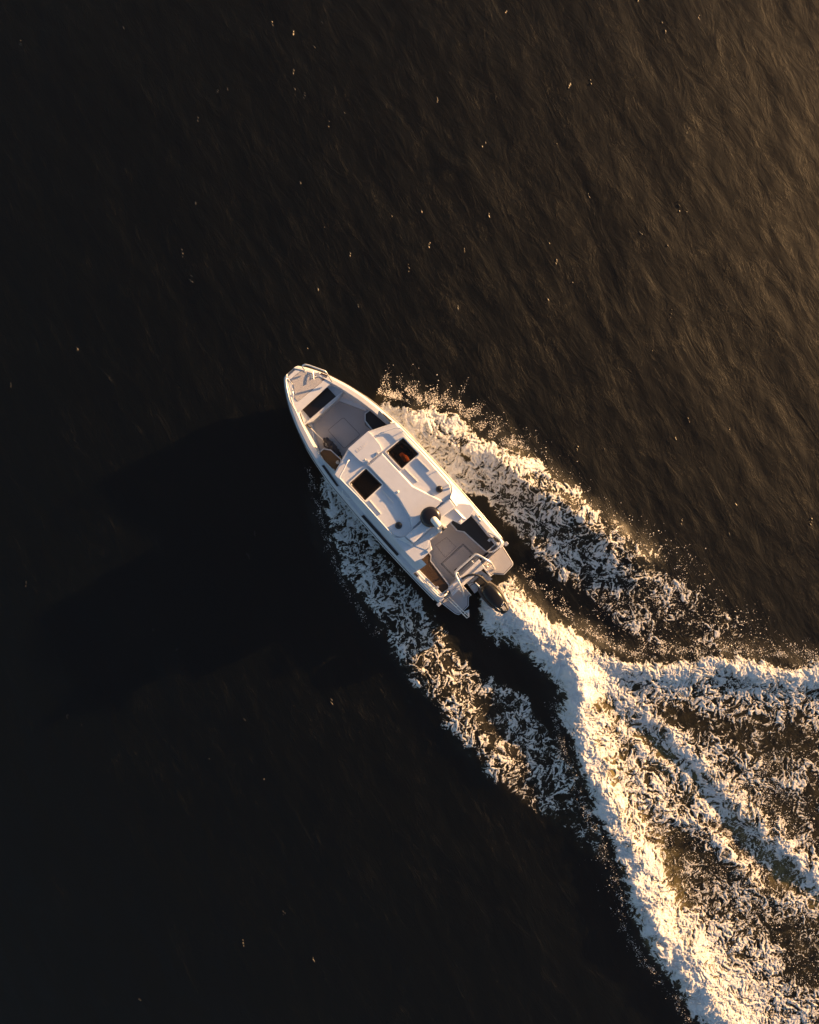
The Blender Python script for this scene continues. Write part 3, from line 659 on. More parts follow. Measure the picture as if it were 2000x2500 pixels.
# cabin walls under the roof edge; lower sills run out to the gunwale
wo_ = insetp(roofo, .09)
wall_pts = wo_[:5]+[(-1.35, wo_[5][1]), (-1.35, wo_[7][1])]+[wo_[8]]
n = len(wall_pts); vs = []; 
for z, k in ((1.05, -.03), (1.45, 0), (ZR-.08, .0)):
    vs += [(p[0]+(0 if abs(p[0]) > 9 else 0), p[1], z) for p in insetp(wall_pts, k)]
fs = []
for r_ in range(2):
    for i in range(n):
        j = (i+1) % n
        if r_ == 1 and i in (0, 1, 2, 3, n-1): continue
        fs.append((r_*n+i, r_*n+j, (r_+1)*n+j, (r_+1)*n+i))
cwall = mesh('cabin_wall', vs, fs, M['white'], boat)
def strip(name, a, b_, z0, z1, out, m, parent, th=.012):
    d = Vector((b_[0]-a[0], b_[1]-a[1])).normalized(); nn = Vector((d.y, -d.x))
    c_ = Vector((.0, 0)); 
    if (Vector(a)+nn-c_).length < (Vector(a)-nn-c_).length: nn = -nn
    A_ = Vector(a)+nn*out; B_ = Vector(b_)+nn*out; C_ = B_+nn*th; D_ = A_+nn*th
    vs = [(*p, z) for z in (z0, z1) for p in (A_, B_, C_, D_)]
    return bev(mesh(name, vs, [(0, 1, 2, 3), (4, 5, 6, 7), (0, 1, 5, 4), (1, 2, 6, 5), (2, 3, 7, 6), (3, 0, 4, 7)], m, parent), .004)
for i, (i0, i1) in enumerate(((0, 1), (1, 2), (2, 3))):
    strip('windscreen', lerp(wo_[i0], wo_[i1], .06), lerp(wo_[i0], wo_[i1], .94), 1.42, 1.98, .002, M['glass'], boat)
for i, (i0, i1) in enumerate(((0, 1), (1, 2), (2, 3), (3, 4), (n-1, 0))):
    P_, Q_ = wall_pts[i0], wall_pts[i1]
    strip('window_header', P_, Q_, 1.97, ZR-.07, -.004, M['white'], cwall)
    strip('window_sill', P_, Q_, 1.40, 1.5 if i > 2 else 1.43, -.004, M['white'], cwall)
    for a, b_ in ((0, .05), (.95, 1)) if i < 3 else (((0, .045), (.295, .335), (.615, .655), (.915, 1)) if i == 3 else ((0, .085), (.345, .385), (.665, .705), (.955, 1))):
        strip('window_pillar', lerp(P_, Q_, a), lerp(P_, Q_, b_), 1.43, 1.98, -.003, M['white'], cwall)
for a, b_ in ((.04, .30), (.33, .62), (.65, .92)):
    strip('side_window', lerp(wall_pts[3], wall_pts[4], a), lerp(wall_pts[3], wall_pts[4], b_), 1.5, 1.98, .002, M['glass'], boat)
    strip('side_window', lerp(wo_[0], wo_[8], a), lerp(wo_[0], wo_[8], b_), 1.5, 1.98, .002, M['glass'], boat)
# sloping sills: port with two long folds, starboard one broad bright flank
def sill(name, roof_a, roof_b, sgn, prof, x0, x1, m=M['white']):
    vs = []; k = len(prof); xs_ = np.linspace(x0, x1, 14)
    for x in xs_:
        yr = abs(roof_a[1]+(roof_b[1]-roof_a[1])*(x-roof_a[0])/(roof_b[0]-roof_a[0])); yo = hb(x)-.185
        for f_, z in prof: vs.append((x, sgn*(yr-.09+(yo-yr+.09)*f_), z if z > 0 else g(x)+z))
    fs = [(i*k+j, i*k+j+1, (i+1)*k+j+1, (i+1)*k+j) for i in range(len(xs_)-1) for j in range(k-1)]
    return mesh(name, vs, fs, m, boat)
sill('cabin_sill', roofo[3], roofo[4], 1, [(0, 1.6), (.3, 1.5), (.34, 1.46), (.62, 1.3), (.66, 1.24), (1.0, -.012)], 1.75, -2.35)
sill('cabin_sill', roofo[0], roofo[8], -1, [(0, 1.56), (.35, 1.5), (.8, 1.25), (1.12, -.004)], 1.55, -1.35)
# raised spine of the roof, front lid, little cap
sp = T('K', [(462, 655), (640, 500), (1000, 890), (1370, 1075), (985, 1405), (960, 1272), (822, 1040)], ZR+.05)
def frust(name, pts, z0, z1, ins, m, parent): return prism(name, pts, z0, z1, m, parent, .006, ins)
spine = frust('roof_spine', sp, ZR-.005, ZR+.085, .035, M['white'], boat)
c = L('K', 822, 962, ZR+.09); lathe('vent_cap', c, [(.035, ZR+.08), (.035, ZR+.1), (.02, ZR+.112), (.004, ZR+.114)], M['cream'], spine, 16)
lidp = T('K', [(235, 460), (475, 250), (545, 325), (612, 410), (640, 470), (628, 488), (452, 642), (375, 602), (318, 545)], ZR+.05)
flid = prism('front_lid', lidp, ZR-.02, lambda p: ZR+.055+.02*(1.9-p[0]), M['white'], boat, .008)
for q in ((585, 515), (470, 610)):
    c = L('K', *q, ZR+.1); box('lid_hinge', (*c, ZR+.098), (.09, .045, .035), M['alu'], flid, 0, .004)
c = L('K', 440, 585, ZR+.1); lathe('lid_knob', c, [(.02, ZR+.06), (.02, ZR+.09), (.008, ZR+.095)], M['cream'], flid, 12)
def text(s, size, m, name, parent, loc, rot, ext=.003, sx=1):
    cu = bpy.data.curves.new(name, 'FONT'); cu.body = s; cu.size = size; cu.extrude = ext; cu.align_x = 'CENTER'; cu.align_y = 'CENTER'; cu.space_character = 1.1
    ob = bpy.data.objects.new('tmp_text', cu); COL.objects.link(ob); bpy.context.view_layer.update()
    me_ = bpy.data.meshes.new_from_object(ob); bpy.data.objects.remove(ob); me_.name = name; me_.materials.clear()
    o_ = link(name, me_, m, parent); o_.location = loc; o_.rotation_euler = rot; o_.scale = (sx, 1, 1); return o_
# lettering reads along the lid, bottom towards the stern
a_ = L('K', 345, 490, ZR+.06); b_ = L('K', 520, 350, ZR+.06); mid = lerp(a_, b_, .5)
text('BRNALA', .13, M['faint'], 'lettering', flid, (mid[0], mid[1], ZR+.0565+.02*(1.9-mid[0])), (0, R(1), math.atan2(b_[1]-a_[1], b_[0]-a_[0])), .0008)
# skylights
for hp, oc in ((holeS, [(885, 312), (1083, 520), (866, 708), (665, 492)]), (holeP, [(450, 672), (658, 880), (436, 1082), (238, 862)])):
    of = rounded(T('K', oc, ZR+.05), .055); inn = rounded(insetp(T('K', oc, ZR+.05), .028), .045)
    sk = ring('skylight', of, .028, ZR-.02, ZR+.05, M['cream'], boat)
    prism('pane', insetp(of, .024), ZR+.012, ZR+.022, M['glass'], sk, 0)
    q = insetp(T('K', oc, ZR+.05), .06)
    tubes('blind_bar', [([(*lerp(q[3], q[0], .02), ZR+.0), (*lerp(q[3], q[0], .98), ZR+.0)], .007)], M['steel'], sk)
    tubes('latch', [([(*lerp(q[3], q[0], .0), ZR+.03), (q[3][0]-.05, q[3][1]+.02, ZR+.03)], .009)], M['cream'], sk)
# slide rails of the skylights
for a, b_ in (((490, 1062), (625, 1222)), ((632, 935), (772, 1095)), ((905, 692), (1056, 845)), ((1045, 568), (1192, 716))):
    p, q = L('K', *a, ZR+.02), L('K', *b_, ZR+.02); d = Vector((q[0]-p[0], q[1]-p[1]))
    box('slide_rail', ((p[0]+q[0])/2, (p[1]+q[1])/2, ZR+.013), (d.length, .018, .034), M['cream'], boat, math.atan2(d.y, d.x), .003)
# handrails on both roof edges, with stanchions
def hrail(pts, posts, h=.085, r_=.019):
    z = ZR+h; P = [(*L('K', x, y, z), z) for x, y in pts]
    P[0] = (P[0][0], P[0][1], ZR+.01); P[-1] = (P[-1][0], P[-1][1], ZR+.01)
    o_ = tube('roof_rail', P, r_, M['white'], boat)
    for x, y in posts:
        p = L('K', x, y, z); tube('rail_post', [(*p, ZR-.02), (*p, z)], .012, M['white'], o_, False)
hrail([(592, 290), (640, 268), (780, 215), (838, 215), (872, 240), (960, 335), (1100, 485), (1250, 650), (1380, 795), (1440, 872), (1448, 915)], [(660, 262), (880, 250), (1100, 485), (1300, 705), (1438, 868)])
hrail([(252, 588), (235, 610), (190, 700), (143, 790), (160, 822), (330, 995), (470, 1145), (600, 1290), (720, 1425), (752, 1470)], [(240, 600), (165, 825), (330, 995), (520, 1200), (735, 1445)])
# domes
for (x, y), nm in (((1308, 932), 1), ((830, 1355), 2)):
    c = L('K', x, y, ZR+.05); lathe('antenna_dome', c, [(.092, ZR-.01), (.094, ZR+.03), (.086, ZR+.06), (.06, ZR+.085), (.03, ZR+.096), (.005, ZR+.1)], M['dome'], boat)
# aft arch of the roof
ZA = ZR+.16
arch = prism('roof_arch', T('D', [(372, 1420), (690, 1140), (1000, 862), (1250, 672), (1372, 838), (1050, 1092), (540, 1560)], ZA), ZR-.03, ZA, M['white'], boat, .03, .02)
vs = P3(('D', 372, 1420, ZA-.01), ('D', 540, 1558, ZA-.01), ('D', 470, 1725, 1.55), ('D', 165, 1430, ZR-.02), ('D', 250, 1440, ZR))
mesh('arch_fairing', vs+[(p[0], p[1], p[2]-.05) for p in vs], [(0, 1, 2, 3, 4), (5, 6, 7, 8, 9), (0, 1, 6, 5), (1, 2, 7, 6), (2, 3, 8, 7), (3, 4, 9, 8), (4, 0, 5, 9)], M['white'], boat)
vs = P3(('D', 1250, 668, ZA-.01), ('D', 1285, 560, ZR), ('D', 1290, 440, ZR-.05), ('D', 1630, 800, 1.35), ('D', 1400, 790, ZR-.1), ('D', 1372, 838, ZA-.01))
mesh('arch_fairing', vs+[(p[0], p[1], p[2]-.05) for p in vs], [(0, 1, 2, 3, 4, 5), (6, 7, 8, 9, 10, 11)]+[(i, (i+1) % 6, 6+(i+1) % 6, 6+i) for i in range(6)], M['white'], boat)
# aft hardtop over the cockpit door
ext = T('D', [(1340, 800), (1410, 785), (1500, 780), (1640, 802), (1712, 888), (1632, 1030), (1452, 1180), (1290, 1100), (1250, 1140), (858, 1490), (905, 1660)], ZR-.04)+T('H', [(1565, 905), (1490, 975), (1312, 1048), (1150, 880), (870, 530), (1080, 510), (1225, 640)], ZR-.04)
hard = prism('hardtop', ext, ZR-.11, ZR-.045, M['white'], boat, .01)
vs = P3(('D', 1335, 880, ZR+.03), ('D', 1395, 905, ZR-.043), ('D', 1560, 1080, ZR-.043), ('D', 1490, 1050, ZR+.0))
mesh('hardtop_fold', vs+[(p[0], p[1], ZR-.05) for p in vs], [(0, 1, 2, 3), (4, 5, 6, 7)]+[(i, (i+1) % 4, 4+(i+1) % 4, 4+i) for i in range(4)], M['white'], hard)
prism('step_block', T('D', [(790, 1675), (880, 1600), (905, 1662), (830, 1722)], ZR-.02), ZR-.06, ZR-.0, M['cream'], hard, .012)
prism('step_block', T('D', [(1395, 1125), (1452, 1080), (1480, 1110), (1450, 1165)], ZR-.02), ZR-.06, ZR-.0, M['cream'], hard, .012)
c = L('D', 890, 1380, ZR); lathe('deck_light', c, [(.028, ZR-.05), (.028, ZR-.02), (.015, ZR-.01)], M['steel'], hard, 14)
prism('hardtop_panel', T('D', [(540, 1560), (640, 1490), (1040, 1150), (1200, 1180), (860, 1470), (820, 1440), (840, 1560), (780, 1670), (600, 1600)], ZR-.03), ZR-.05, ZR-.034, M['white'], hard, .004)
# radar and searchlight pod
c = L('D', 872, 1036, ZA+.12)
rad = lathe('radar_dome', c, [(.18, ZA-.02), (.20, ZA+.01), (.262, ZA+.04), (.27, ZA+.09), (.25, ZA+.14), (.19, ZA+.175), (.09, ZA+.19), (.005, ZA+.195)], M['dome'], boat, 40)
p = L('D', 925, 1075, ZA+.33); q = L('D', 1030, 1200, ZA+.33)
pod = tube('searchlight', [(*lerp(p, q, -.05), ZA+.33), (*lerp(p, q, .15), ZA+.335), (*lerp(p, q, .5), ZA+.34), (*lerp(p, q, .85), ZA+.335), (*lerp(p, q, 1.05), ZA+.33)], .07, M['cream'], boat, False, 16)
vs, fs = tubedata([(*lerp(p, q, t_), ZA+.33) for t_ in (-.22, -.18, -.08, .1, .5, .9, 1.05, 1.15, 1.2)], [.015, .055, .08, .09, .092, .09, .075, .045, .01], 16)
me = bpy.data.meshes.new('searchlight'); me.from_pydata([tuple(v) for v in vs], [], fs); me.materials.append(M['cream']); me.shade_smooth(); pod.data = me
tube('mast', [(*lerp(p, q, .7), ZR-.05), (*lerp(p, q, .7), ZA+.3)], .035, M['cream'], pod, False)
prism('mast_bracket', T('D', [(970, 1200), (1090, 1310), (1075, 1355), (1040, 1330), (1020, 1300)], ZA+.1), ZR-.04, ZA+.08, M['cream'], pod, .008)
prism('mast_bracket', T('D', [(1100, 1190), (1165, 1215), (1195, 1245), (1130, 1260)], ZA+.1), ZR-.04, ZA+.06, M['cream'], pod, .008)
c = L('D', 1115, 1265, ZA+.2); lathe('nav_light', c, [(.02, ZA-.1), (.045, ZA+.16), (.045, ZA+.2), (.025, ZA+.23), (.004, ZA+.235)], M['dome'], pod, 16)
# inside the cabin
prism('cabin_floor', [(1.0, -.9), (1.0, .8), (-1.3, .8), (-1.3, -.9)], .3, .42, M['interior'], boat, 0)
prism('dashboard', [(1.0, -.75), (1.08, -.4), (1.08, .3), (.95, .55), (.8, .75), (.7, .75), (.8, -.75)], .42, 1.25, M['interior'], boat, .03)
c = L('Q', 860, 830, 1.35)
tubes('steering_wheel', [([(1.0+.04*math.sin(a), c[1]+.17*math.cos(a), 1.28+.15*math.sin(a)) for a in np.linspace(0, 6.28, 17)], .014)], M['steel'], boat)
for y in (-.5, .45):
    st_ = prism('helm_seat', rounded([(.12, y-.24), (.58, y-.24), (.58, y+.24), (.12, y+.24)], .08), .78, .9, M['interior'], boat, .03)
    prism('backrest', rounded([(.02, y-.23), (.12, y-.23), (.12, y+.23), (.02, y+.23)], .04), .85, 1.35, M['interior'], st_, .02)
    tube('pedestal', [(.35, y, .42), (.35, y, .8)], .06, M['steel'], st_, False)

# ---- aft cockpit
prism('cockpit_floor', [(-1.2, -1.0), (-1.2, 1.0), (-3.3, 1.0), (-3.3, -1.0)], .25, ZF, M['deck'], boat, .003)
q = T('M', [(720, 632), (832, 745), (705, 866), (592, 722)], ZF)
prism('hatch_gasket', insetp(q, -.006), ZF-.01, ZF+.003, M['gasket'], boat, 0)
hh_ = prism('inspection_hatch', q, ZF-.01, ZF+.008, M['deck'], boat, .002)
for i in range(4):
    for t_ in (.1, .37, .63, .9):
        c = lerp(insetp(q, .025)[i], insetp(q, .025)[(i+1) % 4], t_); lathe('rivet', c, [(.007, ZF+.006), (.006, ZF+.012)], M['gasket'], hh_, 6)
q = T('M', [(912, 708), (1060, 850), (800, 1095), (655, 940)], ZF)
prism('hatch_gasket', insetp(q, -.004), ZF-.01, ZF+.006, M['gasket'], boat, 0)
prism('hatch_frame', insetp(q, .012), ZF-.01, ZF+.010, M['alu'], boat, 0)
prism('hatch_gasket', insetp(q, .022), ZF-.01, ZF+.013, M['gasket'], boat, 0)
eh = prism('engine_hatch', insetp(q, .034), ZF-.01, ZF+.018, M['deck'], boat, .003)
for a in ((1000, 860), (830, 1010)):
    c = L('M', *a, ZF+.03); box('hatch_hinge', (*c, ZF+.024), (.05, .09, .02), M['gasket'], eh, 0, .003)
prism('floor_strip', T('M', [(1195, 800), (1215, 818), (760, 1248), (742, 1225)], ZF), ZF, ZF+.03, M['gasket'], boat, .003)
# side seats and lockers
seat(T('M', [(775, 462), (792, 437), (700, 330), (900, 250), (1005, 375), (1280, 715), (1188, 795), (930, 562), (850, 548)], .78), .78, M['black'], 'black seat top on the starboard side of the cockpit')
seat(T('M', [(300, 830), (430, 700), (515, 822), (534, 850), (528, 910), (742, 1190), (742, 1228), (667, 1282), (348, 960)], .78), .78, M['bronze'], 'dark brown seat top on the port side of the cockpit')
lk = prism('side_locker', T('M', [(1010, 372), (1060, 345), (1300, 610), (1350, 700), (1290, 722)], .88), .3, .88, M['hull'], boat, .008)
lk = prism('side_locker', T('M', [(335, 985), (350, 960), (665, 1284), (700, 1300), (640, 1335), (330, 1020)], .88), .3, .9, M['hull'], boat, .008)
for c_, q_ in (('G', (905, 950)), ('E', (650, 900))):
    c = L(c_, *q_, .9); box('seat_latch', (*c, .9), (.07, .07, .02), M['alu'], boat, R(10), .006)
for c_, p_ in (('G', [(590, 335, .93), (640, 400, .97), (700, 470, .97), (720, 500, .93)]), ('E', [(210, 655, .97), (300, 770, 1.0), (520, 960, 1.0), (690, 1100, 1.0)])):
    tube('grab_rail', [(*L(c_, x, y, z), z) for x, y, z in p_], .016, M['steel'], boat)
# quarter rails curving round the aft seats
tube('quarter_rail', [(*L('G', x, y, z), z) for x, y, z in ((860, 760, .95), (1000, 820, 1.05), (1150, 930, 1.12), (1185, 1000, 1.13), (1150, 1080, 1.13), (1060, 1170, 1.12), (980, 1215, 1.1), (880, 1210, .95), (860, 1205, .8))], .026, M['steel'], boat)
tube('quarter_rail', [(*L('E', x, y, z), z) for x, y, z in ((330, 770, .98), (480, 920, 1.05), (600, 1040, 1.1), (690, 1120, 1.12), (760, 1130, 1.12), (830, 1080, 1.1), (880, 1030, 1.0), (905, 960, .85))], .026, M['steel'], boat)
# transom, splash well, bathing platforms
prism('transom_beam', T('M', [(750, 1248), (1115, 905), (1145, 950), (1165, 985), (960, 1160), (790, 1320)], .86), .1, .86, M['hull'], boat, .01)
prism('transom_coaming', T('M', [(735, 1232), (1100, 885), (1118, 905), (752, 1252)], .9), .1, .9, M['white'], boat, .006)
prism('splash_well', T('M', [(955, 1165), (1130, 1020), (1260, 1120), (1050, 1290)], .5), .1, .46, M['hull'], boat, .004)
wl = prism('rivet_panel', T('M', [(965, 1175), (1130, 1030), (1205, 1075), (1045, 1245)], .5), .45, .475, M['alu'], boat, .004)
for q_ in ((690, 545), (740, 605), (570, 658), (525, 705), (460, 765), (470, 640), (620, 720), (400, 850), (640, 600)):
    c = L('F', *q_, .48); lathe('rivet', c, [(.012, .47), (.01, .482)], M['gasket'], wl, 8)
pf = T('M', [(1112, 922), (1230, 812), (1362, 722), (1388, 745), (1500, 925), (1502, 955), (1480, 985), (1395, 1072), (1278, 1062), (1240, 1088), (1190, 1040)], .62)
pfm = T('E', [(730, 1262), (840, 1105), (1130, 850), (1215, 800), (1450, 1082), (1392, 1130), (1388, 1335), (1268, 1455), (1215, 1510), (1155, 1552), (1085, 1530), (1035, 1500)], .62)
for pp in (pf, pfm):
    o = prism('bathing_platform', pp, .42, .60, M['hull'], boat, .015)
    prism('platform_gasket', insetp(pp, .022), .59, .606, M['gasket'], o, 0)
    prism('platform_tread', insetp(pp, .038), .59, .612, M['deck'], o, .003)
# well side cheek and engine mount
prism('well_cheek', T('F', [(700, 320), (745, 350), (960, 640), (930, 655), (720, 390)], .66), .42, .66, M['white'], boat, .008)
# rail round the well
zs = 1.22
tube('transom_rail', [(*L('M', x, y, z), z) for x, y, z in ((1282, 1005, .62), (1262, 965, .95), (1240, 930, 1.14), (1180, 890, zs), (1100, 842, zs), (1060, 835, zs), (1030, 852, zs), (940, 930, zs), (850, 1010, zs), (828, 1045, zs), (835, 1085, zs), (870, 1160, 1.2), (895, 1215, 1.08), (912, 1270, .85), (928, 1325, .62))], .03, M['steel'], boat)
tube('transom_rail', [(*L('F', x, y, z), z) for x, y, z in ((215, 800, 1.12), (260, 850, .95), (340, 930, .75), (480, 1085, .63))], .017, M['steel'], boat)
for (x, y), (x2, y2) in (((545, 330), (500, 285)), ((225, 660), (160, 560))):
    p = L('F', x, y, .88); tube('rail_post', [(*p, .86), (*lerp(p, L('F', x2, y2, 1.0), .5), 1.0), (*L('F', x2, y2, zs), zs)], .018, M['steel'], boat)
for c_, x, y in (('F', 905, 380), ('E', 1225, 950)):
    c = L(c_, x, y, .64); tubes('mooring_ring', [([(c[0]+.065*math.cos(a), c[1]+.065*math.sin(a), .65) for a in np.linspace(0, 6.28, 15)], .011)], M['steel'], boat)
# folded bathing ladder across the port platform
tubes('bathing_ladder', [([(*L('E', *a, .68), .68), (*L('E', *b_, .68), .68)], .014) for a, b_ in (((880, 1080), (1390, 1590)), ((830, 1115), (1345, 1620)))]+
      [([(*L('E', 830+k*510/6+50*1, 1097+k*510/6-20, .68), .68), (*L('E', 830+k*510/6, 1115+k*505/6, .68), .68)], .01) for k in (3, 4, 5, 6)], M['steel'], boat)
mesh('trim_tab', P3(('E', 1395, 1420, .30), ('E', 1402, 1600, .25), ('E', 1345, 1500, .28), ('E', 1270, 1470, .30))+P3(('E', 1395, 1420, .27), ('E', 1402, 1600, .22), ('E', 1345, 1500, .25), ('E', 1270, 1470, .27)), [(0, 1, 2, 3), (4, 5, 6, 7), (0, 1, 5, 4), (1, 2, 6, 5), (2, 3, 7, 6), (3, 0, 4, 7)], M['alu'], boat)

# ---- outboard engine
eng = bpy.data.objects.new('outboard_engine', None); COL.objects.link(eng); eng.parent = boat
eng.location = (-3.86, .02, .5)
# axis of the engine, swung a little to port
p0 = L('F', 790, 870, 1.05); p1 = L('F', 1310, 1470, 1.0)
d = Vector((p1[0]-p0[0], p1[1]-p0[1])); eng.rotation_euler = (0, 0, math.atan2(d.y, d.x)); eng.location = (p0[0], p0[1], 0); LE = d.length
print('engine length', LE)
def emesh(name, xs_, prof, m, sec=20):
    """loft along the engine: x, half width, top z, bottom z, squareness"""
    vs = []; fs = []
    for x, hw, zt, zb, ex in prof:
        zc = (zt+zb)/2; hz = (zt-zb)/2
        for k in range(sec):
            a = 2*math.pi*k/sec; ca_, sa_ = math.cos(a), math.sin(a)
            vs.append((x*LE, hw*math.copysign(abs(ca_)**ex, ca_), zc+hz*math.copysign(abs(sa_)**ex, sa_)))
    for i in range(len(prof)-1):
        for k in range(sec): fs.append((i*sec+k, i*sec+(k+1) % sec, (i+1)*sec+(k+1) % sec, (i+1)*sec+k))
    fs += [tuple(range(sec)), tuple(range((len(prof)-1)*sec, len(prof)*sec))]
    return mesh(name, vs, fs, m, eng, False)
cw = emesh('cowling', None, [(-.02, .09, 1.06, .72, .7), (.04, .17, 1.14, .68, .65), (.18, .222, 1.2, .66, .62), (.36, .235, 1.23, .65, .6), (.55, .225, 1.22, .66, .6), (.72, .195, 1.17, .68, .6), (.9, .14, 1.06, .72, .6), (1.0, .10, .97, .76, .6), (1.02, .06, .94, .8, .7)], M['cowl'], 24)
cw.data.shade_smooth()
lc = emesh('lower_cowl', None, [(-.06, .12, .74, .5, .6), (.05, .22, .72, .5, .6), (.3, .275, .72, .48, .6), (.6, .265, .72, .5, .6), (.85, .2, .74, .52, .6), (1.04, .12, .8, .56, .6)], M['gasket'], 20)
bev(lc, .01)
ztop = lambda x: float(np.interp(x, [.5, .55, .72, .9, 1.0], [1.225, 1.22, 1.17, 1.06, .97]))
def ribbon(pts, r_, m, nm): return tubes(nm, [([(x*LE, y, ztop(x)+dz) for x, y, dz in pts], r_)], m, eng)
tl_ = M['decal']
ribbon([(.74, .02, .002), (.705, .12, -.012)], .010, tl_, 'trim_line'); ribbon([(.745, -.0, .002), (.74, .02, .002)], .009, tl_, 'trim_line')
ribbon([(.70, .13, -.03), (.80, .125, -.03), (.90, .10, -.03), (.97, .075, -.03)], .009, tl_, 'trim_line')
ribbon([(.66, -.14, -.03), (.74, -.125, -.02), (.86, -.105, -.03), (.97, -.08, -.03)], .009, tl_, 'trim_line')
sl_ = math.atan2(ztop(.76)-ztop(.95), .19*LE)
o = text('300', .135, M['decal'], 'horsepower_number', eng, (.845*LE, .005, ztop(.845)+.006), (0, sl_, 0), .003, .8)
o = text('/', .12, M['decal'], 'horsepower_mark', eng, (.945*LE, 0, ztop(.945)+.006), (0, sl_, R(-20)), .003, .9)
ms_ = prism('midsection', [(.1*LE, -.09), (.55*LE, -.08), (.62*LE, 0), (.55*LE, .08), (.1*LE, .09)], -.25, .52, M['gasket'], eng, .02)
prism('cavitation_plate', rounded([(.05*LE, -.12), (.75*LE, -.14), (.85*LE, 0), (.75*LE, .14), (.05*LE, .12)], .05), -.28, -.26, M['gasket'], eng, 0)
prism('mounting_bracket', [(-.22, -.16), (.06, -.14), (.06, .14), (-.22, .16)], .1, .74, M['rub'], eng, .02)
for y in (-.12, .12): tube('tilt_arm', [(-.2, y, .78), (-.05, y*.9, .8), (.08, y*.8, .74)], .02, M['steel'], eng)
tube('control_hose', [(*L('F', x, y, z), z) for x, y, z in ((268, 700, .86), (300, 680, .93), (400, 625, 1.02), (520, 605, 1.06), (640, 620, 1.08), (720, 665, 1.06), (800, 740, 1.0), (870, 800, .94), (990, 850, .85))], .031, M['rub'], boat)
for pp in (((380, 860, .5), (430, 810, .56), (560, 770, .62), (700, 710, .66), (760, 720, .66)), ((430, 910, .5), (480, 850, .56), (600, 790, .62), (720, 730, .68))):
    tube('cable', [(*L('F', x, y, z), z) for x, y, z in pp], .008, M['rub'], boat, ns=6)

# ------------------------------------------------------------------ loose things aboard
def local_thing(o):
    o.matrix_world = Matrix.Translation((BX, BY, 0)) @ Matrix.Rotation(HEAD, 4, 'Z') @ o.matrix_world
    return o
# black duffel slumped by the port seat, with a boathook lying under it
bag = bpy.data.objects.new('duffel_bag', None); COL.objects.link(bag)
tag(bag, 'long limp black duffel bag lying on the foredeck floor beside the brown seat', 'bag')
p_ = [(*L('B', x, y, .66), z) for x, y, z in ((600, 640, .60), (640, 620, .64), (720, 690, .68), (800, 790, .69), (870, 880, .67), (930, 960, .63), (1000, 1030, .6))]
pp = smoothpath(p_, 5); rr = [float(np.interp(i/(len(pp)-1), [0, .08, .25, .5, .75, .9, 1], [.02, .085, .075, .10, .085, .06, .02]))*(1+.05*math.sin(i*1.3)) for i in range(len(pp))]
vs, fs = tubedata(pp, rr, 14); vs = [(v[0]+.012*math.sin(v[1]*60+v[0]*30), v[1]+.01*math.sin(v[0]*70), max(v[2], .545)+.01*math.sin(v[0]*50+v[1]*40)) for v in vs]
bb = mesh('bag_body', vs, fs, M['navy'], bag, True)
tube('strap', [(*L('B', x, y, z), z) for x, y, z in ((590, 680, .62), (600, 760, .6), (680, 800, .6), (760, 830, .62), (850, 920, .66))], .02, M['navy'], bag)
tube('strap', [(*L('B', x, y, z), z) for x, y, z in ((640, 640, .72), (740, 760, .75), (820, 860, .74))], .012, M['rub'], bag)
for x, y in ((945, 870),):
    c = L('B', x, y, .66); lathe('buckle', c, [(.018, .64), (.018, .66), (.01, .665)], M['cream'], bag, 10)
bag.matrix_world = Matrix.Translation((BX, BY, 0)) @ Matrix.Rotation(HEAD, 4, 'Z')
hk = bpy.data.objects.new('boathook', None); COL.objects.link(hk)
tag(hk, 'thin pale boathook pole leaning from the bow locker to the black bag', 'boathook')
hk.matrix_world = bag.matrix_world.copy()
a_ = (*L('B', 250, 310, .85), .85); b_ = (*L('B', 570, 620, .66), .66); c_ = (*L('B', 800, 880, .62), .62)
tube('pole', [a_, b_, c_], .011, M['decal'], hk, False)
tube('hook_head', [(*L('B', 190, 250, .9), .9), (*L('B', 225, 290, .9), .9), (*L('B', 275, 325, .85), .85)], .03, M['rub'], hk)
fl_ = bpy.data.objects.new('hand_lamp', None); COL.objects.link(fl_); tag(fl_, 'small yellow object tucked behind the black bag by the cabin', 'lamp'); fl_.matrix_world = bag.matrix_world.copy()
c = L('B', 940, 1010, .66); lathe('lamp_body', c, [(.05, .54), (.055, .6), (.045, .66), (.02, .68)], M['yellow'], fl_, 12); c = L('B', 970, 1040, .66); lathe('lamp_cap', c, [(.04, .54), (.045, .62), (.02, .64)], M['yellow'], fl_, 12)
# rope heap on the starboard quarter
random.seed(3); vsR = []
def ropeheap(c, n, sx, sy, zr_):
    P = []
    a = 0
    for i in range(n):
        a += random.uniform(.7, 1.5); r_ = random.uniform(.3, 1)
        P.append((c[0]+sx*r_*math.cos(a), c[1]+sy*r_*math.sin(a*1.3), zr_+random.uniform(0, .05)))
    return P
c = L('G', 1080, 925, .98)
rp = tube('mooring_rope', ropeheap(c, 34, .13, .06, .95)+[(*L('G', x, y, .93), .93) for x, y in ((980, 900), (900, 880), (860, 850))], .010, M['rub'], None, ns=6)
rp.matrix_world = bag.matrix_world.copy(); tag(rp, 'tangle of thin dark rope on the starboard quarter beside the curved rail', 'rope')
c = L('G', 880, 800, .93)

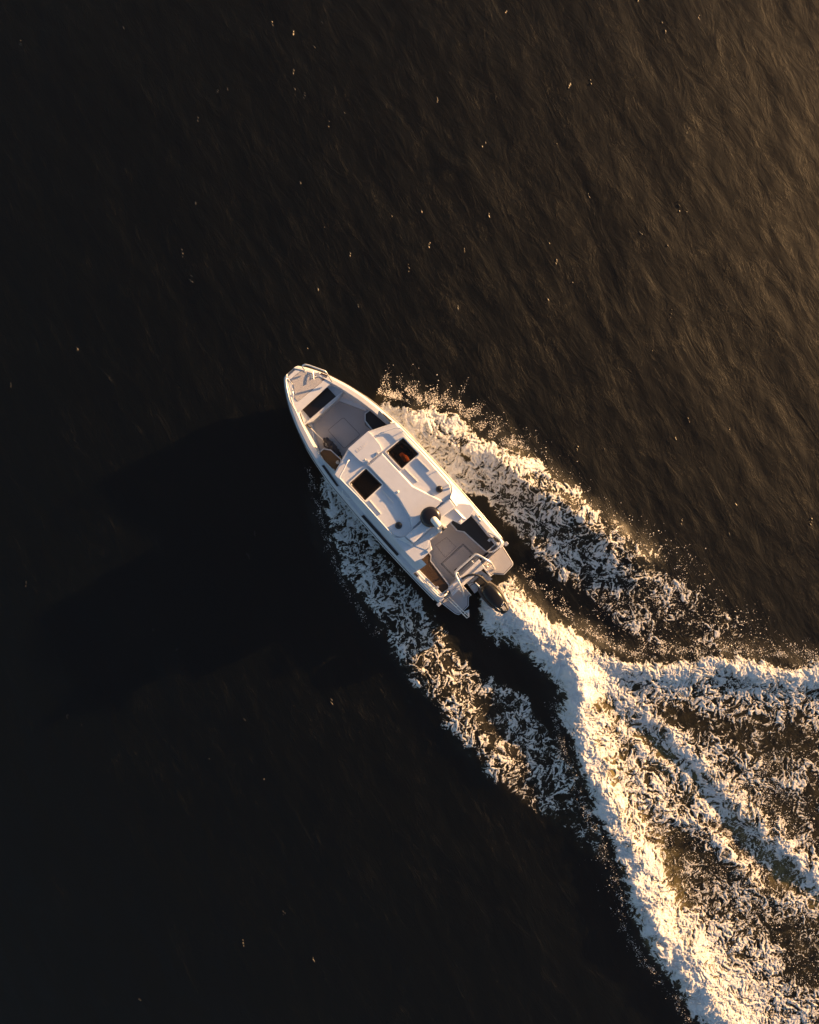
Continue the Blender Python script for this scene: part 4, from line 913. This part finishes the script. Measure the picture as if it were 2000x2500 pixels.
# person at the helm, seen through the starboard skylight
hc = L('Q', 1090, 1085, 1.75); hx, hy = hc
person = bpy.data.objects.new('person', None); COL.objects.link(person)
tag(person, 'person in an orange cap and dark jacket seated at the helm under the starboard skylight', 'person')
person.matrix_world = bag.matrix_world.copy()
def skin(name, V, E_, Rr, m, parent, sub=2, root=0):
    me_ = bpy.data.meshes.new(name); me_.from_pydata(V, E_, []); o_ = link(name, me_, m, parent)
    md = o_.modifiers.new('skin', 'SKIN')
    for i, r_ in enumerate(Rr):
        sv = me_.skin_vertices[0].data[i]; sv.radius = (r_, r_) if not isinstance(r_, tuple) else r_; sv.use_root = (i == root)
    s_ = o_.modifiers.new('sub', 'SUBSURF'); s_.levels = sub; s_.render_levels = sub
    md.use_smooth_shade = True
    return o_
by = hy
V = [(hx-.06, by, .98), (hx-.07, by, 1.2), (hx-.05, by, 1.42), (hx-.02, by, 1.53), (hx+.0, by, 1.62), (hx+.0, by, 1.70),   # pelvis..neck..head base
     (hx+.02, by+.10, .96), (hx+.42, by+.13, .94), (hx+.45, by+.13, .55), (hx+.56, by+.13, .47),
     (hx+.02, by-.10, .96), (hx+.42, by-.13, .94), (hx+.45, by-.13, .55), (hx+.56, by-.13, .47),
     (hx-.05, by+.19, 1.44), (hx+.06, by+.24, 1.2), (hx+.27, by+.18, 1.22), (hx-.05, by-.19, 1.44), (hx+.06, by-.24, 1.2), (hx+.27, by-.18, 1.22)]
E_ = [(0, 1), (1, 2), (2, 3), (3, 4), (4, 5), (0, 6), (6, 7), (7, 8), (8, 9), (0, 10), (10, 11), (11, 12), (12, 13), (2, 14), (14, 15), (15, 16), (2, 17), (17, 18), (18, 19)]
Rr = [.15, .14, .15, .08, .055, .06, .095, .075, .055, .045, .095, .075, .055, .045, .07, .05, .04, .07, .05, .04]
skin('body', V, E_, Rr, M['navy'], person)
# head with face, cap, hands
bm = bmesh.new(); bmesh.ops.create_uvsphere(bm, u_segments=20, v_segments=14, radius=1)
for v in bm.verts:
    x, y, z = v.co; wz = 1-.18*max(0, -z); v.co = Vector((x*.098*wz+(.02 if x > .75 and abs(y) < .25 and abs(z+.1) < .3 else 0), y*.077*wz, z*.12))
me_ = bpy.data.meshes.new('head'); bm.to_mesh(me_); bm.free(); me_.shade_smooth()
hd = link('head', me_, M['skin'], person); hd.location = (hx, by, 1.74)
for y in (-.03, .03): 
    o = lathe('eye', (0, 0), [(.012, 0), (.008, .004), (.002, .006)], M['navy'], hd, 8); o.location = (.088, y, .01); o.rotation_euler = (0, R(90), 0)
o = box('mouth', (.088, 0, -.05), (.01, .04, .008), M['orange'], hd, 0, .002)
for y in (-.079, .079): box('ear', (0, y, -.0), (.035, .015, .055), M['skin'], hd, 0, .005)
bm = bmesh.new(); bmesh.ops.create_uvsphere(bm, u_segments=20, v_segments=14, radius=1)
bmesh.ops.delete(bm, geom=[v for v in bm.verts if v.co.z < -.05], context='VERTS')
for v in bm.verts: v.co = Vector((v.co.x*.108, v.co.y*.088, v.co.z*.095))
me_ = bpy.data.meshes.new('cap'); bm.to_mesh(me_); bm.free(); me_.shade_smooth()
cp = link('cap', me_, M['orange'], person); cp.location = (hx, by, 1.785)
pk = prism('cap_peak', rounded([(.08, -.07), (.18, -.05), (.19, .05), (.08, .07)], .03), -.005, .006, M['orange'], cp, .002)
p = L('Q', 1245, 1185, 1.55)
skin('collar', [(hx-.05, by-.01, 1.6), (p[0]+.02, p[1]+.01, 1.56), (p[0]-.03, p[1], 1.5)], [(0, 1), (1, 2)], [.05, .065, .05], M['tan'], person, 1)
for s in (-1, 1):
    V = [(hx+.27, by+s*.18, 1.22), (hx+.33, by+s*.17, 1.24)]; E_ = [(0, 1)]; Rr = [.03, .035]
    for k in range(4):
        n0 = len(V); V += [(hx+.37, by+s*(.145+.018*k), 1.255), (hx+.40, by+s*(.145+.018*k), 1.24), (hx+.405, by+s*(.145+.018*k), 1.215)]; E_ += [(1, n0), (n0, n0+1), (n0+1, n0+2)]; Rr += [.009, .008, .007]
    n0 = len(V); V += [(hx+.34, by+s*.13, 1.25), (hx+.37, by+s*.12, 1.23)]; E_ += [(1, n0), (n0, n0+1)]; Rr += [.011, .009]
    skin('hand', V, E_, Rr, M['skin'], person, 1)
